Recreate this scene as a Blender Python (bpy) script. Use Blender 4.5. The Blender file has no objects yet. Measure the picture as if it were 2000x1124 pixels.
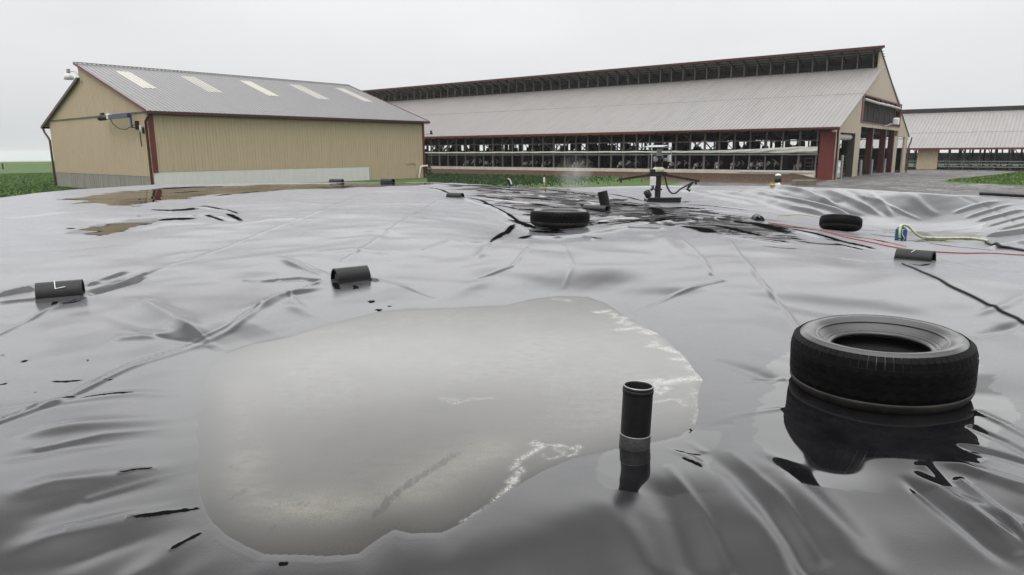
import bpy, math, random
import numpy as np
from mathutils import Vector, Matrix
random.seed(7); rng = np.random.default_rng(7)
S = bpy.context.scene
COL = S.collection
R_ = math.radians

# ------------------------------------------------------------------ camera
CAM_H, FPX = 1.45, 1340.0
PITCH, ROLL = math.atan(267 / 1340.0), 0.006
_U = Vector((0, math.sin(PITCH), math.cos(PITCH))); _X = Vector((1, 0, 0))
FW = Vector((0, math.cos(PITCH), -math.sin(PITCH)))
RT = _X * math.cos(ROLL) - _U * math.sin(ROLL)
UP = _X * math.sin(ROLL) + _U * math.cos(ROLL)
cam = bpy.data.objects.new('camera', bpy.data.cameras.new('camera')); COL.objects.link(cam)
cam.matrix_world = Matrix(((RT.x, UP.x, -FW.x, 0), (RT.y, UP.y, -FW.y, 0), (RT.z, UP.z, -FW.z, CAM_H), (0, 0, 0, 1)))
cam.data.sensor_width = 36; cam.data.lens = FPX / 2000 * 36
cam.data.clip_start = 0.05; cam.data.clip_end = 6000
S.camera = cam

# ------------------------------------------------------------------ world and sun
SUN_EL, SUN_AZ = 58, 215
w = bpy.data.worlds.new('World'); S.world = w; w.use_nodes = True
nt = w.node_tree; nt.nodes.clear(); N = nt.nodes.new; L = nt.links.new
out = N('ShaderNodeOutputWorld'); bg = N('ShaderNodeBackground'); bg.inputs[1].default_value = 0.1
sky = N('ShaderNodeTexSky'); sky.sky_type = 'NISHITA'; sky.sun_disc = False
sky.sun_elevation = R_(SUN_EL); sky.sun_rotation = R_(SUN_AZ); sky.dust_density = 4
hs = N('ShaderNodeHueSaturation'); hs.inputs['Saturation'].default_value = 0.15
tc = N('ShaderNodeTexCoord'); sp = N('ShaderNodeSeparateXYZ'); L(tc.outputs['Generated'], sp.inputs[0])
rp = N('ShaderNodeValToRGB')
els = rp.color_ramp.elements
els[0].position = 0.0; els[0].color = (.74, .765, .785, 1)
els[1].position = 1.0; els[1].color = (1.05, 1.05, 1.05, 1)
for pos, c in ((.06, (.80, .815, .825)), (.2, (.86, .865, .87)), (.32, (.92, .925, .93)), (.5, (.86, .865, .87))):
    e = els.new(pos); e.color = (*c, 1)
L(sp.outputs[2], rp.inputs[0])
cn = N('ShaderNodeTexNoise'); cn.inputs['Scale'].default_value = 1.7; cn.inputs['Detail'].default_value = 5; cn.inputs['Roughness'].default_value = .45
mp = N('ShaderNodeMapping'); mp.inputs['Scale'].default_value = (1, 1, 2.6); L(tc.outputs['Generated'], mp.inputs[0]); L(mp.outputs[0], cn.inputs[0])
mr = N('ShaderNodeMapRange'); mr.inputs[1].default_value = .3; mr.inputs[2].default_value = .7; mr.inputs[3].default_value = 8.9; mr.inputs[4].default_value = 10.9; L(cn.outputs[0], mr.inputs[0])
# the overcast deck is brightest overhead
zr = N('ShaderNodeMapRange'); zr.inputs[1].default_value = .62; zr.inputs[2].default_value = 1.0; zr.inputs[3].default_value = 1.0; zr.inputs[4].default_value = 3.5; L(sp.outputs[2], zr.inputs[0])
mu = N('ShaderNodeMath'); mu.operation = 'MULTIPLY'; L(mr.outputs[0], mu.inputs[0]); L(zr.outputs[0], mu.inputs[1])
# bright sky band added ahead, above the frame, to lift the cover's reflections
b1 = N('ShaderNodeMapRange'); b1.interpolation_type = 'SMOOTHSTEP'; b1.inputs[1].default_value = .195; b1.inputs[2].default_value = .30; L(sp.outputs[2], b1.inputs[0])
b2 = N('ShaderNodeMapRange'); b2.interpolation_type = 'SMOOTHSTEP'; b2.inputs[1].default_value = .58; b2.inputs[2].default_value = .38; L(sp.outputs[2], b2.inputs[0])
b3 = N('ShaderNodeMapRange'); b3.interpolation_type = 'SMOOTHSTEP'; b3.inputs[1].default_value = -.1; b3.inputs[2].default_value = .5; L(sp.outputs[1], b3.inputs[0])
bm1 = N('ShaderNodeMath'); bm1.operation = 'MULTIPLY'; L(b1.outputs[0], bm1.inputs[0]); L(b2.outputs[0], bm1.inputs[1])
bm2 = N('ShaderNodeMath'); bm2.operation = 'MULTIPLY'; L(bm1.outputs[0], bm2.inputs[0]); L(b3.outputs[0], bm2.inputs[1])
bm3 = N('ShaderNodeMath'); bm3.operation = 'MULTIPLY_ADD'; bm3.inputs[1].default_value = 1.55; bm3.inputs[2].default_value = 1.0; L(bm2.outputs[0], bm3.inputs[0])
mu2 = N('ShaderNodeMath'); mu2.operation = 'MULTIPLY'; L(mu.outputs[0], mu2.inputs[0]); L(bm3.outputs[0], mu2.inputs[1]); mu = mu2
sc = N('ShaderNodeVectorMath'); sc.operation = 'SCALE'; L(rp.outputs[0], sc.inputs[0]); L(mu.outputs[0], sc.inputs['Scale'])
mx = N('ShaderNodeMix'); mx.data_type = 'RGBA'; mx.inputs[0].default_value = .93
L(sky.outputs[0], hs.inputs['Color']); L(hs.outputs[0], mx.inputs[6]); L(sc.outputs[0], mx.inputs[7])
L(mx.outputs[2], bg.inputs[0]); L(bg.outputs[0], out.inputs[0])
sun = bpy.data.objects.new('sun', bpy.data.lights.new('sun', 'SUN')); COL.objects.link(sun)
sun.data.energy = 0.9; sun.data.angle = R_(40); sun.data.color = (1, .97, .92)
sun.rotation_euler = (R_(90 - SUN_EL), 0, R_(180 - SUN_AZ))
S.view_settings.view_transform = 'Standard'; S.view_settings.look = 'None'
S.view_settings.exposure = 0.0; S.view_settings.gamma = 1.0

# ------------------------------------------------------------------ small tools
def ray(px, py):
    return FW + RT * ((px - 1000) / FPX) + UP * ((562 - py) / FPX)
def onz(px, py, z=0.0):
    d = ray(px, py); t = (z - CAM_H) / d.z
    return (d.x * t, d.y * t)
def atdepth(px, py, Y):
    d = ray(px, py); t = Y / d.y
    return Vector((d.x * t, Y, CAM_H + d.z * t))
def smooth(a, b, x):
    t = np.clip((x - a) / (b - a), 0, 1); return t * t * (3 - 2 * t)

class MB:
    """collects shapes into one mesh"""
    def __init__(s): s.v = []; s.f = []; s.sm = []
    def add(s, vs, fs, smooth=False):
        o = len(s.v); s.v += [tuple(v) for v in vs]; s.f += [[i + o for i in f] for f in fs]; s.sm += [smooth] * len(fs); return s
    def box(s, lo, hi, M=None, bev=0.0):
        (a, b, c), (d, e, f) = lo, hi
        if bev:
            k = bev; vs = []; 
            for z, q in ((c, k), (c + k, 0), (f - k, 0), (f, k)):
                i = k if q == 0 else k * 1.0
                p = q
                vs += [(a + p + (k if 0 else 0), b + k, z), (a + k, b + p, z), (d - k, b + p, z), (d - p, b + k, z), (d - p, e - k, z), (d - k, e - p, z), (a + k, e - p, z), (a + p, e - k, z)]
            fs = [list(range(7, -1, -1)), list(range(24, 32))]
            for r in range(3):
                for j in range(8):
                    fs.append([r * 8 + j, r * 8 + (j + 1) % 8, (r + 1) * 8 + (j + 1) % 8, (r + 1) * 8 + j])
        else:
            vs = [(a, b, c), (d, b, c), (d, e, c), (a, e, c), (a, b, f), (d, b, f), (d, e, f), (a, e, f)]
            fs = [[3, 2, 1, 0], [4, 5, 6, 7], [0, 1, 5, 4], [1, 2, 6, 5], [2, 3, 7, 6], [3, 0, 4, 7]]
        if M is not None: vs = [M @ Vector(v) for v in vs]
        return s.add(vs, fs)
    def bar(s, p, q, wx, wy, up=(0, 0, 1)):
        p, q = Vector(p), Vector(q); d = (q - p); ln = d.length; d.normalize()
        u = Vector(up); 
        if abs(d.dot(u)) > .99: u = Vector((1, 0, 0))
        x = d.cross(u).normalized(); y = x.cross(d)
        M = Matrix(((x.x, y.x, d.x, p.x), (x.y, y.y, d.y, p.y), (x.z, y.z, d.z, p.z), (0, 0, 0, 1)))
        return s.box((-wx / 2, -wy / 2, 0), (wx / 2, wy / 2, ln), M)
    def tube(s, pts, r, n=10, cap=True):
        pts = [Vector(p) for p in pts]; m = len(pts); rr = r if isinstance(r, (list, tuple)) else [r] * m
        vs = []; prev = None
        for i, p in enumerate(pts):
            t = (pts[min(i + 1, m - 1)] - pts[max(i - 1, 0)]).normalized()
            if prev is None:
                u = Vector((0, 0, 1)) if abs(t.z) < .9 else Vector((1, 0, 0))
                x = t.cross(u).normalized()
            else:
                x = (prev - t * prev.dot(t)).normalized()
            prev = x; y = t.cross(x)
            vs += [p + (x * math.cos(2 * math.pi * k / n) + y * math.sin(2 * math.pi * k / n)) * rr[i] for k in range(n)]
        fs = [[i * n + k, i * n + (k + 1) % n, (i + 1) * n + (k + 1) % n, (i + 1) * n + k] for i in range(m - 1) for k in range(n)]
        s.add(vs, fs, True)
        if cap: s.add(vs[:n], [list(range(n - 1, -1, -1))]); s.add(vs[-n:], [list(range(n))])
        return s
    def lathe(s, prof, n=48, M=None, closed=False, sm=True):
        vs = []
        for r, z in prof:
            vs += [Vector((r * math.cos(2 * math.pi * k / n), r * math.sin(2 * math.pi * k / n), z)) for k in range(n)]
        m = len(prof); rows = m if closed else m - 1
        fs = [[i * n + k, i * n + (k + 1) % n, ((i + 1) % m) * n + (k + 1) % n, ((i + 1) % m) * n + k] for i in range(rows) for k in range(n)]
        if M is not None: vs = [M @ v for v in vs]
        return s.add(vs, fs, sm)
    def ribbed(s, o, ax, ln, up, h0, h1, pitch, rib, depth, nrm):
        """ribbed sheet: runs along ax for ln, ribs run along up from h0 to h1 (numbers or functions of the run), standing out along nrm"""
        o, ax, up, nrm = Vector(o), Vector(ax).normalized(), Vector(up).normalized(), Vector(nrm).normalized()
        f0 = h0 if callable(h0) else (lambda t: h0); f1 = h1 if callable(h1) else (lambda t: h1)
        ts = []; k = 0.0
        while k < ln - 1e-6:
            for dt, dz in ((0, 0), (pitch - rib, 0), (pitch - rib * .75, depth), (pitch - rib * .25, depth)):
                if k + dt < ln: ts.append((k + dt, dz))
            k += pitch
        ts.append((ln, 0)); vs = []
        for t, dz in ts:
            vs += [o + ax * t + up * f0(t) + nrm * dz, o + ax * t + up * f1(t) + nrm * dz]
        return s.add(vs, [[2 * i, 2 * i + 2, 2 * i + 3, 2 * i + 1] for i in range(len(ts) - 1)])
    def build(s, name, m, parent=None, loc=None):
        me = bpy.data.meshes.new(name); me.from_pydata(s.v, [], s.f); me.update()
        me.polygons.foreach_set('use_smooth', s.sm)
        me.materials.append(m); o = bpy.data.objects.new(name, me); COL.objects.link(o)
        if parent is not None: o.parent = parent
        if loc is not None: o.location = loc
        return o
def tag(o, label=None, cat=None, group=None, kind=None):
    for k, v in (('label', label), ('category', cat), ('group', group), ('kind', kind)):
        if v: o[k] = v
    return o
def thing(name, label, cat, loc=(0, 0, 0), rz=0.0, group=None):
    o = bpy.data.objects.new(name, None); COL.objects.link(o); o.location = loc; o.rotation_euler = (0, 0, rz)
    o.empty_display_size = .2
    return tag(o, label, cat, group)
def copy_tree(o, parent=None):
    c = o.copy(); COL.objects.link(c)
    if parent is not None: c.parent = parent
    for ch in [q for q in o.children]: copy_tree(ch, c)
    return c
def grid_mesh(name, V, nr, nc, m, attrs=None, wrap=False):
    i = np.arange(nr - 1)[:, None] * nc + np.arange(nc if wrap else nc - 1)[None, :]
    if wrap:
        j = np.arange(nr - 1)[:, None] * nc + (np.arange(nc)[None, :] + 1) % nc
    else: j = i + 1
    q = np.stack([i, j, j + nc, i + nc], -1).reshape(-1, 4)
    me = bpy.data.meshes.new(name); me.vertices.add(len(V)); me.vertices.foreach_set('co', V.astype(np.float32).ravel())
    me.loops.add(q.size); me.loops.foreach_set('vertex_index', q.astype(np.int32).ravel())
    me.polygons.add(len(q)); me.polygons.foreach_set('loop_start', np.arange(0, q.size, 4, dtype=np.int32))
    me.polygons.foreach_set('use_smooth', np.ones(len(q), bool)); me.update(calc_edges=True)
    for k, a in (attrs or {}).items():
        at = me.attributes.new(k, 'FLOAT', 'POINT'); at.data.foreach_set('value', a.astype(np.float32))
    me.materials.append(m); o = bpy.data.objects.new(name, me); COL.objects.link(o); return o

# ------------------------------------------------------------------ materials
class NT:
    def __init__(s, name):
        s.m = bpy.data.materials.new(name); s.m.use_nodes = True; s.t = s.m.node_tree
        s.b = s.t.nodes['Principled BSDF']; s.o = s.t.nodes['Material Output']
    def n(s, t, **k):
        x = s.t.nodes.new(t)
        for a, v in k.items(): setattr(x, a, v)
        return x
    def l(s, a, b): s.t.links.new(a, b)
    def coord(s, scale=(1, 1, 1), kind='Object', rot=(0, 0, 0)):
        c = s.n('ShaderNodeTexCoord'); m = s.n('ShaderNodeMapping'); m.inputs['Scale'].default_value = scale; m.inputs['Rotation'].default_value = rot
        s.l(c.outputs[kind], m.inputs[0]); return m.outputs[0]
    def noise(s, scale, detail=4, vec=None, rough=.55, dist=0):
        x = s.n('ShaderNodeTexNoise'); x.inputs['Scale'].default_value = scale; x.inputs['Detail'].default_value = detail
        x.inputs['Roughness'].default_value = rough; x.inputs['Distortion'].default_value = dist
        s.l(vec if vec is not None else s.coord(), x.inputs[0]); return x.outputs[0]
    def rng(s, v, a, b, c, d):
        x = s.n('ShaderNodeMapRange'); 
        for i, q in enumerate((a, b, c, d)): x.inputs[i + 1].default_value = q
        s.l(v, x.inputs[0]); return x.outputs[0]
    def math(s, op, a, b=None):
        x = s.n('ShaderNodeMath', operation=op)
        for i, q in enumerate((a, b)):
            if q is None: continue
            if isinstance(q, (int, float)): x.inputs[i].default_value = q
            else: s.l(q, x.inputs[i])
        return x.outputs[0]
    def mix(s, f, a, b):
        x = s.n('ShaderNodeMix', data_type='RGBA')
        for i, q in ((0, f), (6, a), (7, b)):
            if isinstance(q, (int, float)): x.inputs[i].default_value = q
            elif isinstance(q, tuple): x.inputs[i].default_value = (*q, 1)
            else: s.l(q, x.inputs[i])
        return x.outputs[2]
    def attr(s, name):
        return s.n('ShaderNodeAttribute', attribute_name=name).outputs['Fac']
    def bump(s, h, strength=.3, dist=.02):
        x = s.n('ShaderNodeBump'); x.inputs['Strength'].default_value = strength; x.inputs['Distance'].default_value = dist
        s.l(h, x.inputs['Height']); s.l(x.outputs[0], s.b.inputs['Normal']); return x
    def set(s, **k):
        for a, v in k.items():
            i = s.b.inputs[a.replace('_', ' ')]
            if isinstance(v, (int, float)): i.default_value = v
            elif isinstance(v, tuple): i.default_value = (*v, 1)
            else: s.l(v, i)
        return s.m
def simple(name, col, rough=.6, var=.25, scale=3, metal=0.0, bump=0.0, stretch=(1, 1, 1), spec=.5, bscale=None):
    k = NT(name); n = k.noise(scale, 6, k.coord(stretch))
    dark = tuple(c * (1 - var) for c in col); lite = tuple(min(1, c * (1 + var * .6)) for c in col)
    if bump: k.bump(k.noise(bscale or scale * 4, 5), bump, .02)
    return k.set(Base_Color=k.mix(k.rng(n, .3, .7, 0, 1), dark, lite), Roughness=rough, Metallic=metal, Specular_IOR_Level=spec)

def streaky(name, col, grime, amt, rough=.5, sx=(7, 7, .35), dust=.15, spec=.4):
    """painted sheet metal or concrete with vertical runs of dirt and fine mottling"""
    k = NT(name)
    a = k.noise(1.0, 6, k.coord(sx)); b = k.noise(1.3, 5); c = k.noise(45, 2)
    f = k.math('MULTIPLY', k.rng(a, .42, .72, 0, 1), k.rng(b, .3, .7, .3, 1))
    base = k.mix(k.rng(c, .3, .7, 0, dust), col, tuple(q * .45 for q in col))
    k.bump(c, .08, .01)
    return k.set(Base_Color=k.mix(k.math('MULTIPLY', f, amt), base, grime), Roughness=rough, Specular_IOR_Level=spec)

M = {}
M['tan'] = streaky('tan_steel', (.55, .44, .305), (.31, .24, .17), .45, .5, dust=.3)
M['tan_barn'] = streaky('tan_barn_steel', (.50, .42, .305), (.3, .25, .185), .4, .5)
M['red'] = streaky('red_trim', (.15, .028, .024), (.04, .02, .018), .6, .45)
M['red_panel'] = streaky('red_panel', (.165, .033, .03), (.12, .04, .035), .5, .5)
M['brown'] = streaky('dark_red_trim', (.07, .02, .018), (.03, .015, .012), .6, .4)
M['roof'] = streaky('grey_roof_steel', (.19, .186, .19), (.13, .126, .128), .5, .33, sx=(3, .4, .4), spec=.5)
M['roof_barn'] = streaky('barn_roof_steel', (.25, .237, .232), (.16, .147, .143), .6, .38, sx=(.3, 2, .3), spec=.5)
M['skylight'] = streaky('skylight_panel', (.52, .50, .44), (.36, .34, .30), .4, .4, sx=(3, .4, .4))
M['timber'] = simple('weathered_timber', (.13, .115, .10), .8, .35, 3, stretch=(1, 1, .15))
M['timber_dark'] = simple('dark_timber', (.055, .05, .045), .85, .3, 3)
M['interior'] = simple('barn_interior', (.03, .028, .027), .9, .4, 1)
M['curtain'] = streaky('white_curtain', (.62, .62, .58), (.3, .29, .26), .5, .6, sx=(6, 6, 2))
M['concrete_clean'] = streaky('pale_concrete', (.70, .70, .68), (.45, .44, .42), .35, .8, sx=(3, 3, .6))
M['concrete'] = streaky('grimy_concrete', (.30, .285, .255), (.05, .046, .04), 1.0, .85, sx=(4.5, 4.5, .3))
M['curb'] = streaky('curb_concrete', (.62, .57, .49), (.33, .28, .22), .6, .85, sx=(2, 2, 2))
M['galv'] = simple('galvanised_steel', (.36, .37, .38), .42, .25, 6, metal=.6)
M['white_paint'] = simple('white_paint', (.75, .75, .73), .45, .12, 5)
M['black_paint'] = simple('black_paint', (.018, .018, .019), .4, .3, 8)
M['blue_paint'] = simple('blue_paint', (.018, .05, .15), .4, .3, 6)
M['pvc'] = simple('cream_pvc', (.66, .62, .50), .35, .15, 6)
M['rust'] = simple('rusty_steel', (.024, .017, .014), .75, .5, 14, bump=.3)
M['hdpe'] = simple('black_pipe_plastic', (.008, .008, .0085), .42, .5, 25, bump=.12, spec=.28)
M['hdpe_grey'] = simple('scuffed_pipe_plastic', (.022, .022, .023), .5, .6, 18, bump=.2)
M['chalk'] = simple('white_chalk', (.75, .75, .72), .9, .3, 90)
M['foam_white'] = simple('white_plastic', (.72, .72, .68), .5, .15, 12)
M['yellow'] = simple('yellow_plastic', (.55, .38, .04), .5, .2, 12)
M['blue_can'] = simple('blue_plastic', (.012, .10, .20), .35, .35, 22)
M['hose'] = simple('yellow_green_hose', (.44, .45, .24), .45, .35, 14)
M['red_cord'] = simple('red_cord', (.33, .05, .04), .7, .3, 30)
M['yellow_cord'] = simple('yellow_cord', (.40, .30, .12), .7, .3, 30)
M['rope'] = simple('black_rope', (.012, .012, .012), .7, .4, 40)

# tyre rubber with dust on upward faces
k = NT('tyre_rubber'); n = k.noise(9, 7); n2 = k.noise(70, 3)
k.bump(n2, .12, .004)
M['tread'] = simple('worn_tread_rubber', (.0045, .0045, .0045), .6, .5, 16, bump=.15, spec=.08)
M['rubber'] = k.set(Base_Color=k.mix(k.rng(n, .35, .7, 0, 1), (.005, .005, .0052), (.013, .0125, .0125)), Roughness=k.rng(n, .3, .7, .25, .45), Specular_IOR_Level=.5, Coat_Weight=.38, Coat_Roughness=.24)
k = NT('tyre_rubber_scuffed'); n = k.noise(7, 7, dist=.6); n2 = k.noise(50, 3)
k.bump(n2, .3, .006)
M['rubber_mud'] = k.set(Base_Color=k.mix(k.rng(n, .4, .65, 0, 1), (.006, .0057, .005), (.026, .023, .017)), Roughness=.6)

# ------------------------------------------------------------------ the lagoon cover: height of the sheet
CTRL = [ # photo column, row, height
 (0, 1124, .03), (300, 1124, .0), (700, 1124, -.03), (1000, 1124, -.03), (1400, 1124, -.04), (1700, 1124, -.04), (2000, 1124, .0), (1000, 1010, .05), (1200, 960, .05),
 (0, 980, .09), (0, 860, .08), (200, 900, .07), (1500, 1000, .015), (1750, 980, -.03), (2000, 950, .05),
 (1720, 800, 0.0), (1720, 900, -.012), (1500, 760, .0), (1550, 690, .0), (1930, 760, .02), (1750, 640, .02), (1980, 640, .04),
 (0, 760, .02), (0, 650, .03), (120, 600, .05), (300, 690, .07), (130, 755, .02), (0, 560, .10), (280, 600, .08),
 (685, 545, .09), (520, 575, .08), (400, 560, .10), (640, 610, .03), (800, 560, .06), (950, 540, .08),
 (1100, 560, .06), (1300, 590, .04), (1450, 600, .05), (1600, 560, .08),
 (1000, 490, .17), (1130, 478, .18), (1300, 470, .21), (1450, 485, .19), (1600, 510, .15), (1800, 530, .09), (1950, 540, .09),
 (1050, 458, .10), (1160, 455, .09), (1150, 425, .12), (1300, 440, .13), (1300, 410, .12), (1450, 450, .10), (1560, 470, .12),
 (1300, 392, .12), (1200, 385, .17), (1100, 400, .15), (1000, 400, .22), (1000, 380, .25),
 (0, 500, .17), (300, 500, .17), (600, 500, .14), (850, 490, .15), (0, 450, .24), (300, 450, .25), (600, 450, .23), (850, 440, .23),
 (0, 415, .32), (200, 415, .32), (450, 415, .30), (700, 410, .28), (880, 400, .25),
 (150, 392, .355), (300, 387, .355), (500, 380, .35), (700, 375, .32), (300, 374, .36), (600, 365, .34),
 (0, 386, .37), (60, 380, .37), (150, 370, .37), (300, 362, .37), (500, 359, .35), (700, 357, .33), (830, 357, .31), (1000, 364, .27), (1100, 368, .24), (1200, 366, .23), (1283, 364, .23),
 (1400, 363, .26), (1500, 363.5, .34), (1600, 367, .37), (1700, 372, .38), (1800, 377, .38), (1900, 382, .38), (2000, 388, .38),
 (1420, 400, .10), (1500, 415, .02), (1600, 428, -.07), (1700, 430, -.13), (1800, 432, -.14), (1900, 445, -.12), (2000, 470, -.09),
 (1640, 455, .0), (1760, 468, -.05), (1850, 470, -.07), (1950, 490, -.03), (1700, 490, .03), (1790, 508, .05), (2000, 510, .03), (1560, 440, .02),
]
CREST = [(-60, .38, 395), (0, .37, 386), (60, .37, 380), (150, .37, 370), (300, .37, 362), (500, .35, 359), (700, .33, 357), (830, .31, 357), (1000, .27, 364), (1100, .24, 368), (1200, .23, 366),
         (1283, .23, 364), (1400, .26, 363), (1500, .34, 363.5), (1600, .37, 367), (1700, .38, 372), (1800, .38, 377), (1900, .38, 382), (2000, .38, 388), (2100, .38, 394)]
def polar(x, y): return np.arctan2(x, y), np.log(np.maximum(np.hypot(x, y), .6))
cr = []
for px, z, py in CREST:
    x, y = onz(px, py, z); cr.append((math.atan2(x, y), math.hypot(x, y), z))
cr = np.array(cr)
def crest_r(az): return np.interp(az, cr[:, 0], cr[:, 1])
cpts = []
for px, py, z in CTRL:
    x, y = onz(px, py, z); cpts.append((math.atan2(x, y), math.log(math.hypot(x, y)), z))
for a in np.radians([-75, -55, -45, 45, 55, 75]):
    for r_, z in ((1.6, .09), (2.5, .08), (4, .06), (7, .05), (11, .2 if a < 0 else -.1)): cpts.append((a, math.log(r_), z))
    cpts.append((a, math.log(crest_r(a)), .37 if a < 0 else .38))
for a in np.radians([-40, -20, 0, 20, 40]): cpts.append((a, math.log(1.0), -.16))
cpts = np.array(cpts); TS = np.array([2.2, 1.0])
def _tk(d2): return np.where(d2 > 1e-12, d2 * np.log(d2 + 1e-12) * .5, 0)
_P = cpts[:, :2] * TS; _n = len(_P)
_K = _tk(((_P[:, None] - _P[None]) ** 2).sum(-1)) + np.eye(_n) * 2e-3
_A = np.zeros((_n + 3, _n + 3)); _A[:_n, :_n] = _K; _A[:_n, _n] = 1; _A[:_n, _n + 1:] = _P; _A[_n, :_n] = 1; _A[_n + 1:, :_n] = _P.T
_W = np.linalg.solve(_A, np.r_[cpts[:, 2], 0, 0, 0])
def tps(x, y):
    a, l = polar(x, y); o = np.empty(len(x)); Q = np.stack([a, l], -1) * TS
    for i in range(0, len(x), 40000):
        q = Q[i:i + 40000]
        o[i:i + 40000] = _tk(((q[:, None] - _P[None]) ** 2).sum(-1)) @ _W[:_n] + _W[_n] + q @ _W[_n + 1:]
    return o
PUD = [(445, 690), (500, 672), (560, 660), (620, 640), (690, 622), (740, 609), (800, 605), (880, 603), (980, 598), (1040, 585), (1090, 579), (1150, 581), (1185, 593), (1215, 615), (1250, 632), (1290, 655), (1335, 695), (1355, 720), (1370, 742),
       (1364, 765), (1364, 800), (1355, 830), (1330, 848), (1290, 858), (1240, 868), (1190, 880), (1120, 895), (1060, 920), (1010, 950), (985, 965), (950, 990), (900, 1020), (860, 1040), (800, 1043), (770, 1035), (745, 1050), (700, 1082), (640, 1085), (570, 1082),
       (520, 1080), (480, 1065), (440, 1040), (420, 1022), (400, 985), (390, 940), (385, 880), (390, 820), (400, 750), (420, 710)]
pud = np.array([onz(px, py, 0) for px, py in PUD])
def seg_dist(x, y, P, closed=False):
    """distance to a polyline and the run (0..1) of the nearest point"""
    best = np.full(len(x), 1e9); run = np.zeros(len(x)); m = len(P); segs = m if closed else m - 1
    for i in range(segs):
        a = P[i]; b = P[(i + 1) % m]; d = b - a; L2 = max(d @ d, 1e-12)
        t = np.clip(((x - a[0]) * d[0] + (y - a[1]) * d[1]) / L2, 0, 1)
        q = np.hypot(x - a[0] - t * d[0], y - a[1] - t * d[1]); k = q < best
        best[k] = q[k]; run[k] = (i + t[k]) / segs
    return best, run
def inside(x, y, P):
    c = np.zeros(len(x), bool); m = len(P)
    for i in range(m):
        (x1, y1), (x2, y2) = P[i], P[(i + 1) % m]
        if y1 == y2: continue
        k = ((y1 > y) != (y2 > y)) & (x < (x2 - x1) * (y - y1) / (y2 - y1) + x1); c ^= k
    return c
# smooth random relief
_wv = []
for lam, amp, cnt in ((2.8, .0045, 9), (1.1, .0014, 10), (.5, .0004, 12)):
    for _ in range(cnt):
        th = rng.uniform(0, math.pi); kk = 2 * math.pi / (lam * rng.uniform(.7, 1.4)); _wv.append((math.cos(th) * kk, math.sin(th) * kk, rng.uniform(0, 6.28), amp))
def relief(x, y):
    wx = x + .35 * np.sin(y * .9 + 1) + .12 * np.sin(y * 2.7 + x); wy = y + .35 * np.sin(x * .8) + .12 * np.sin(x * 2.3 - y)
    o = np.zeros(len(x))
    for a, b, p, m in _wv: o += m * np.sin(a * wx + b * wy + p)
    return o
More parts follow.
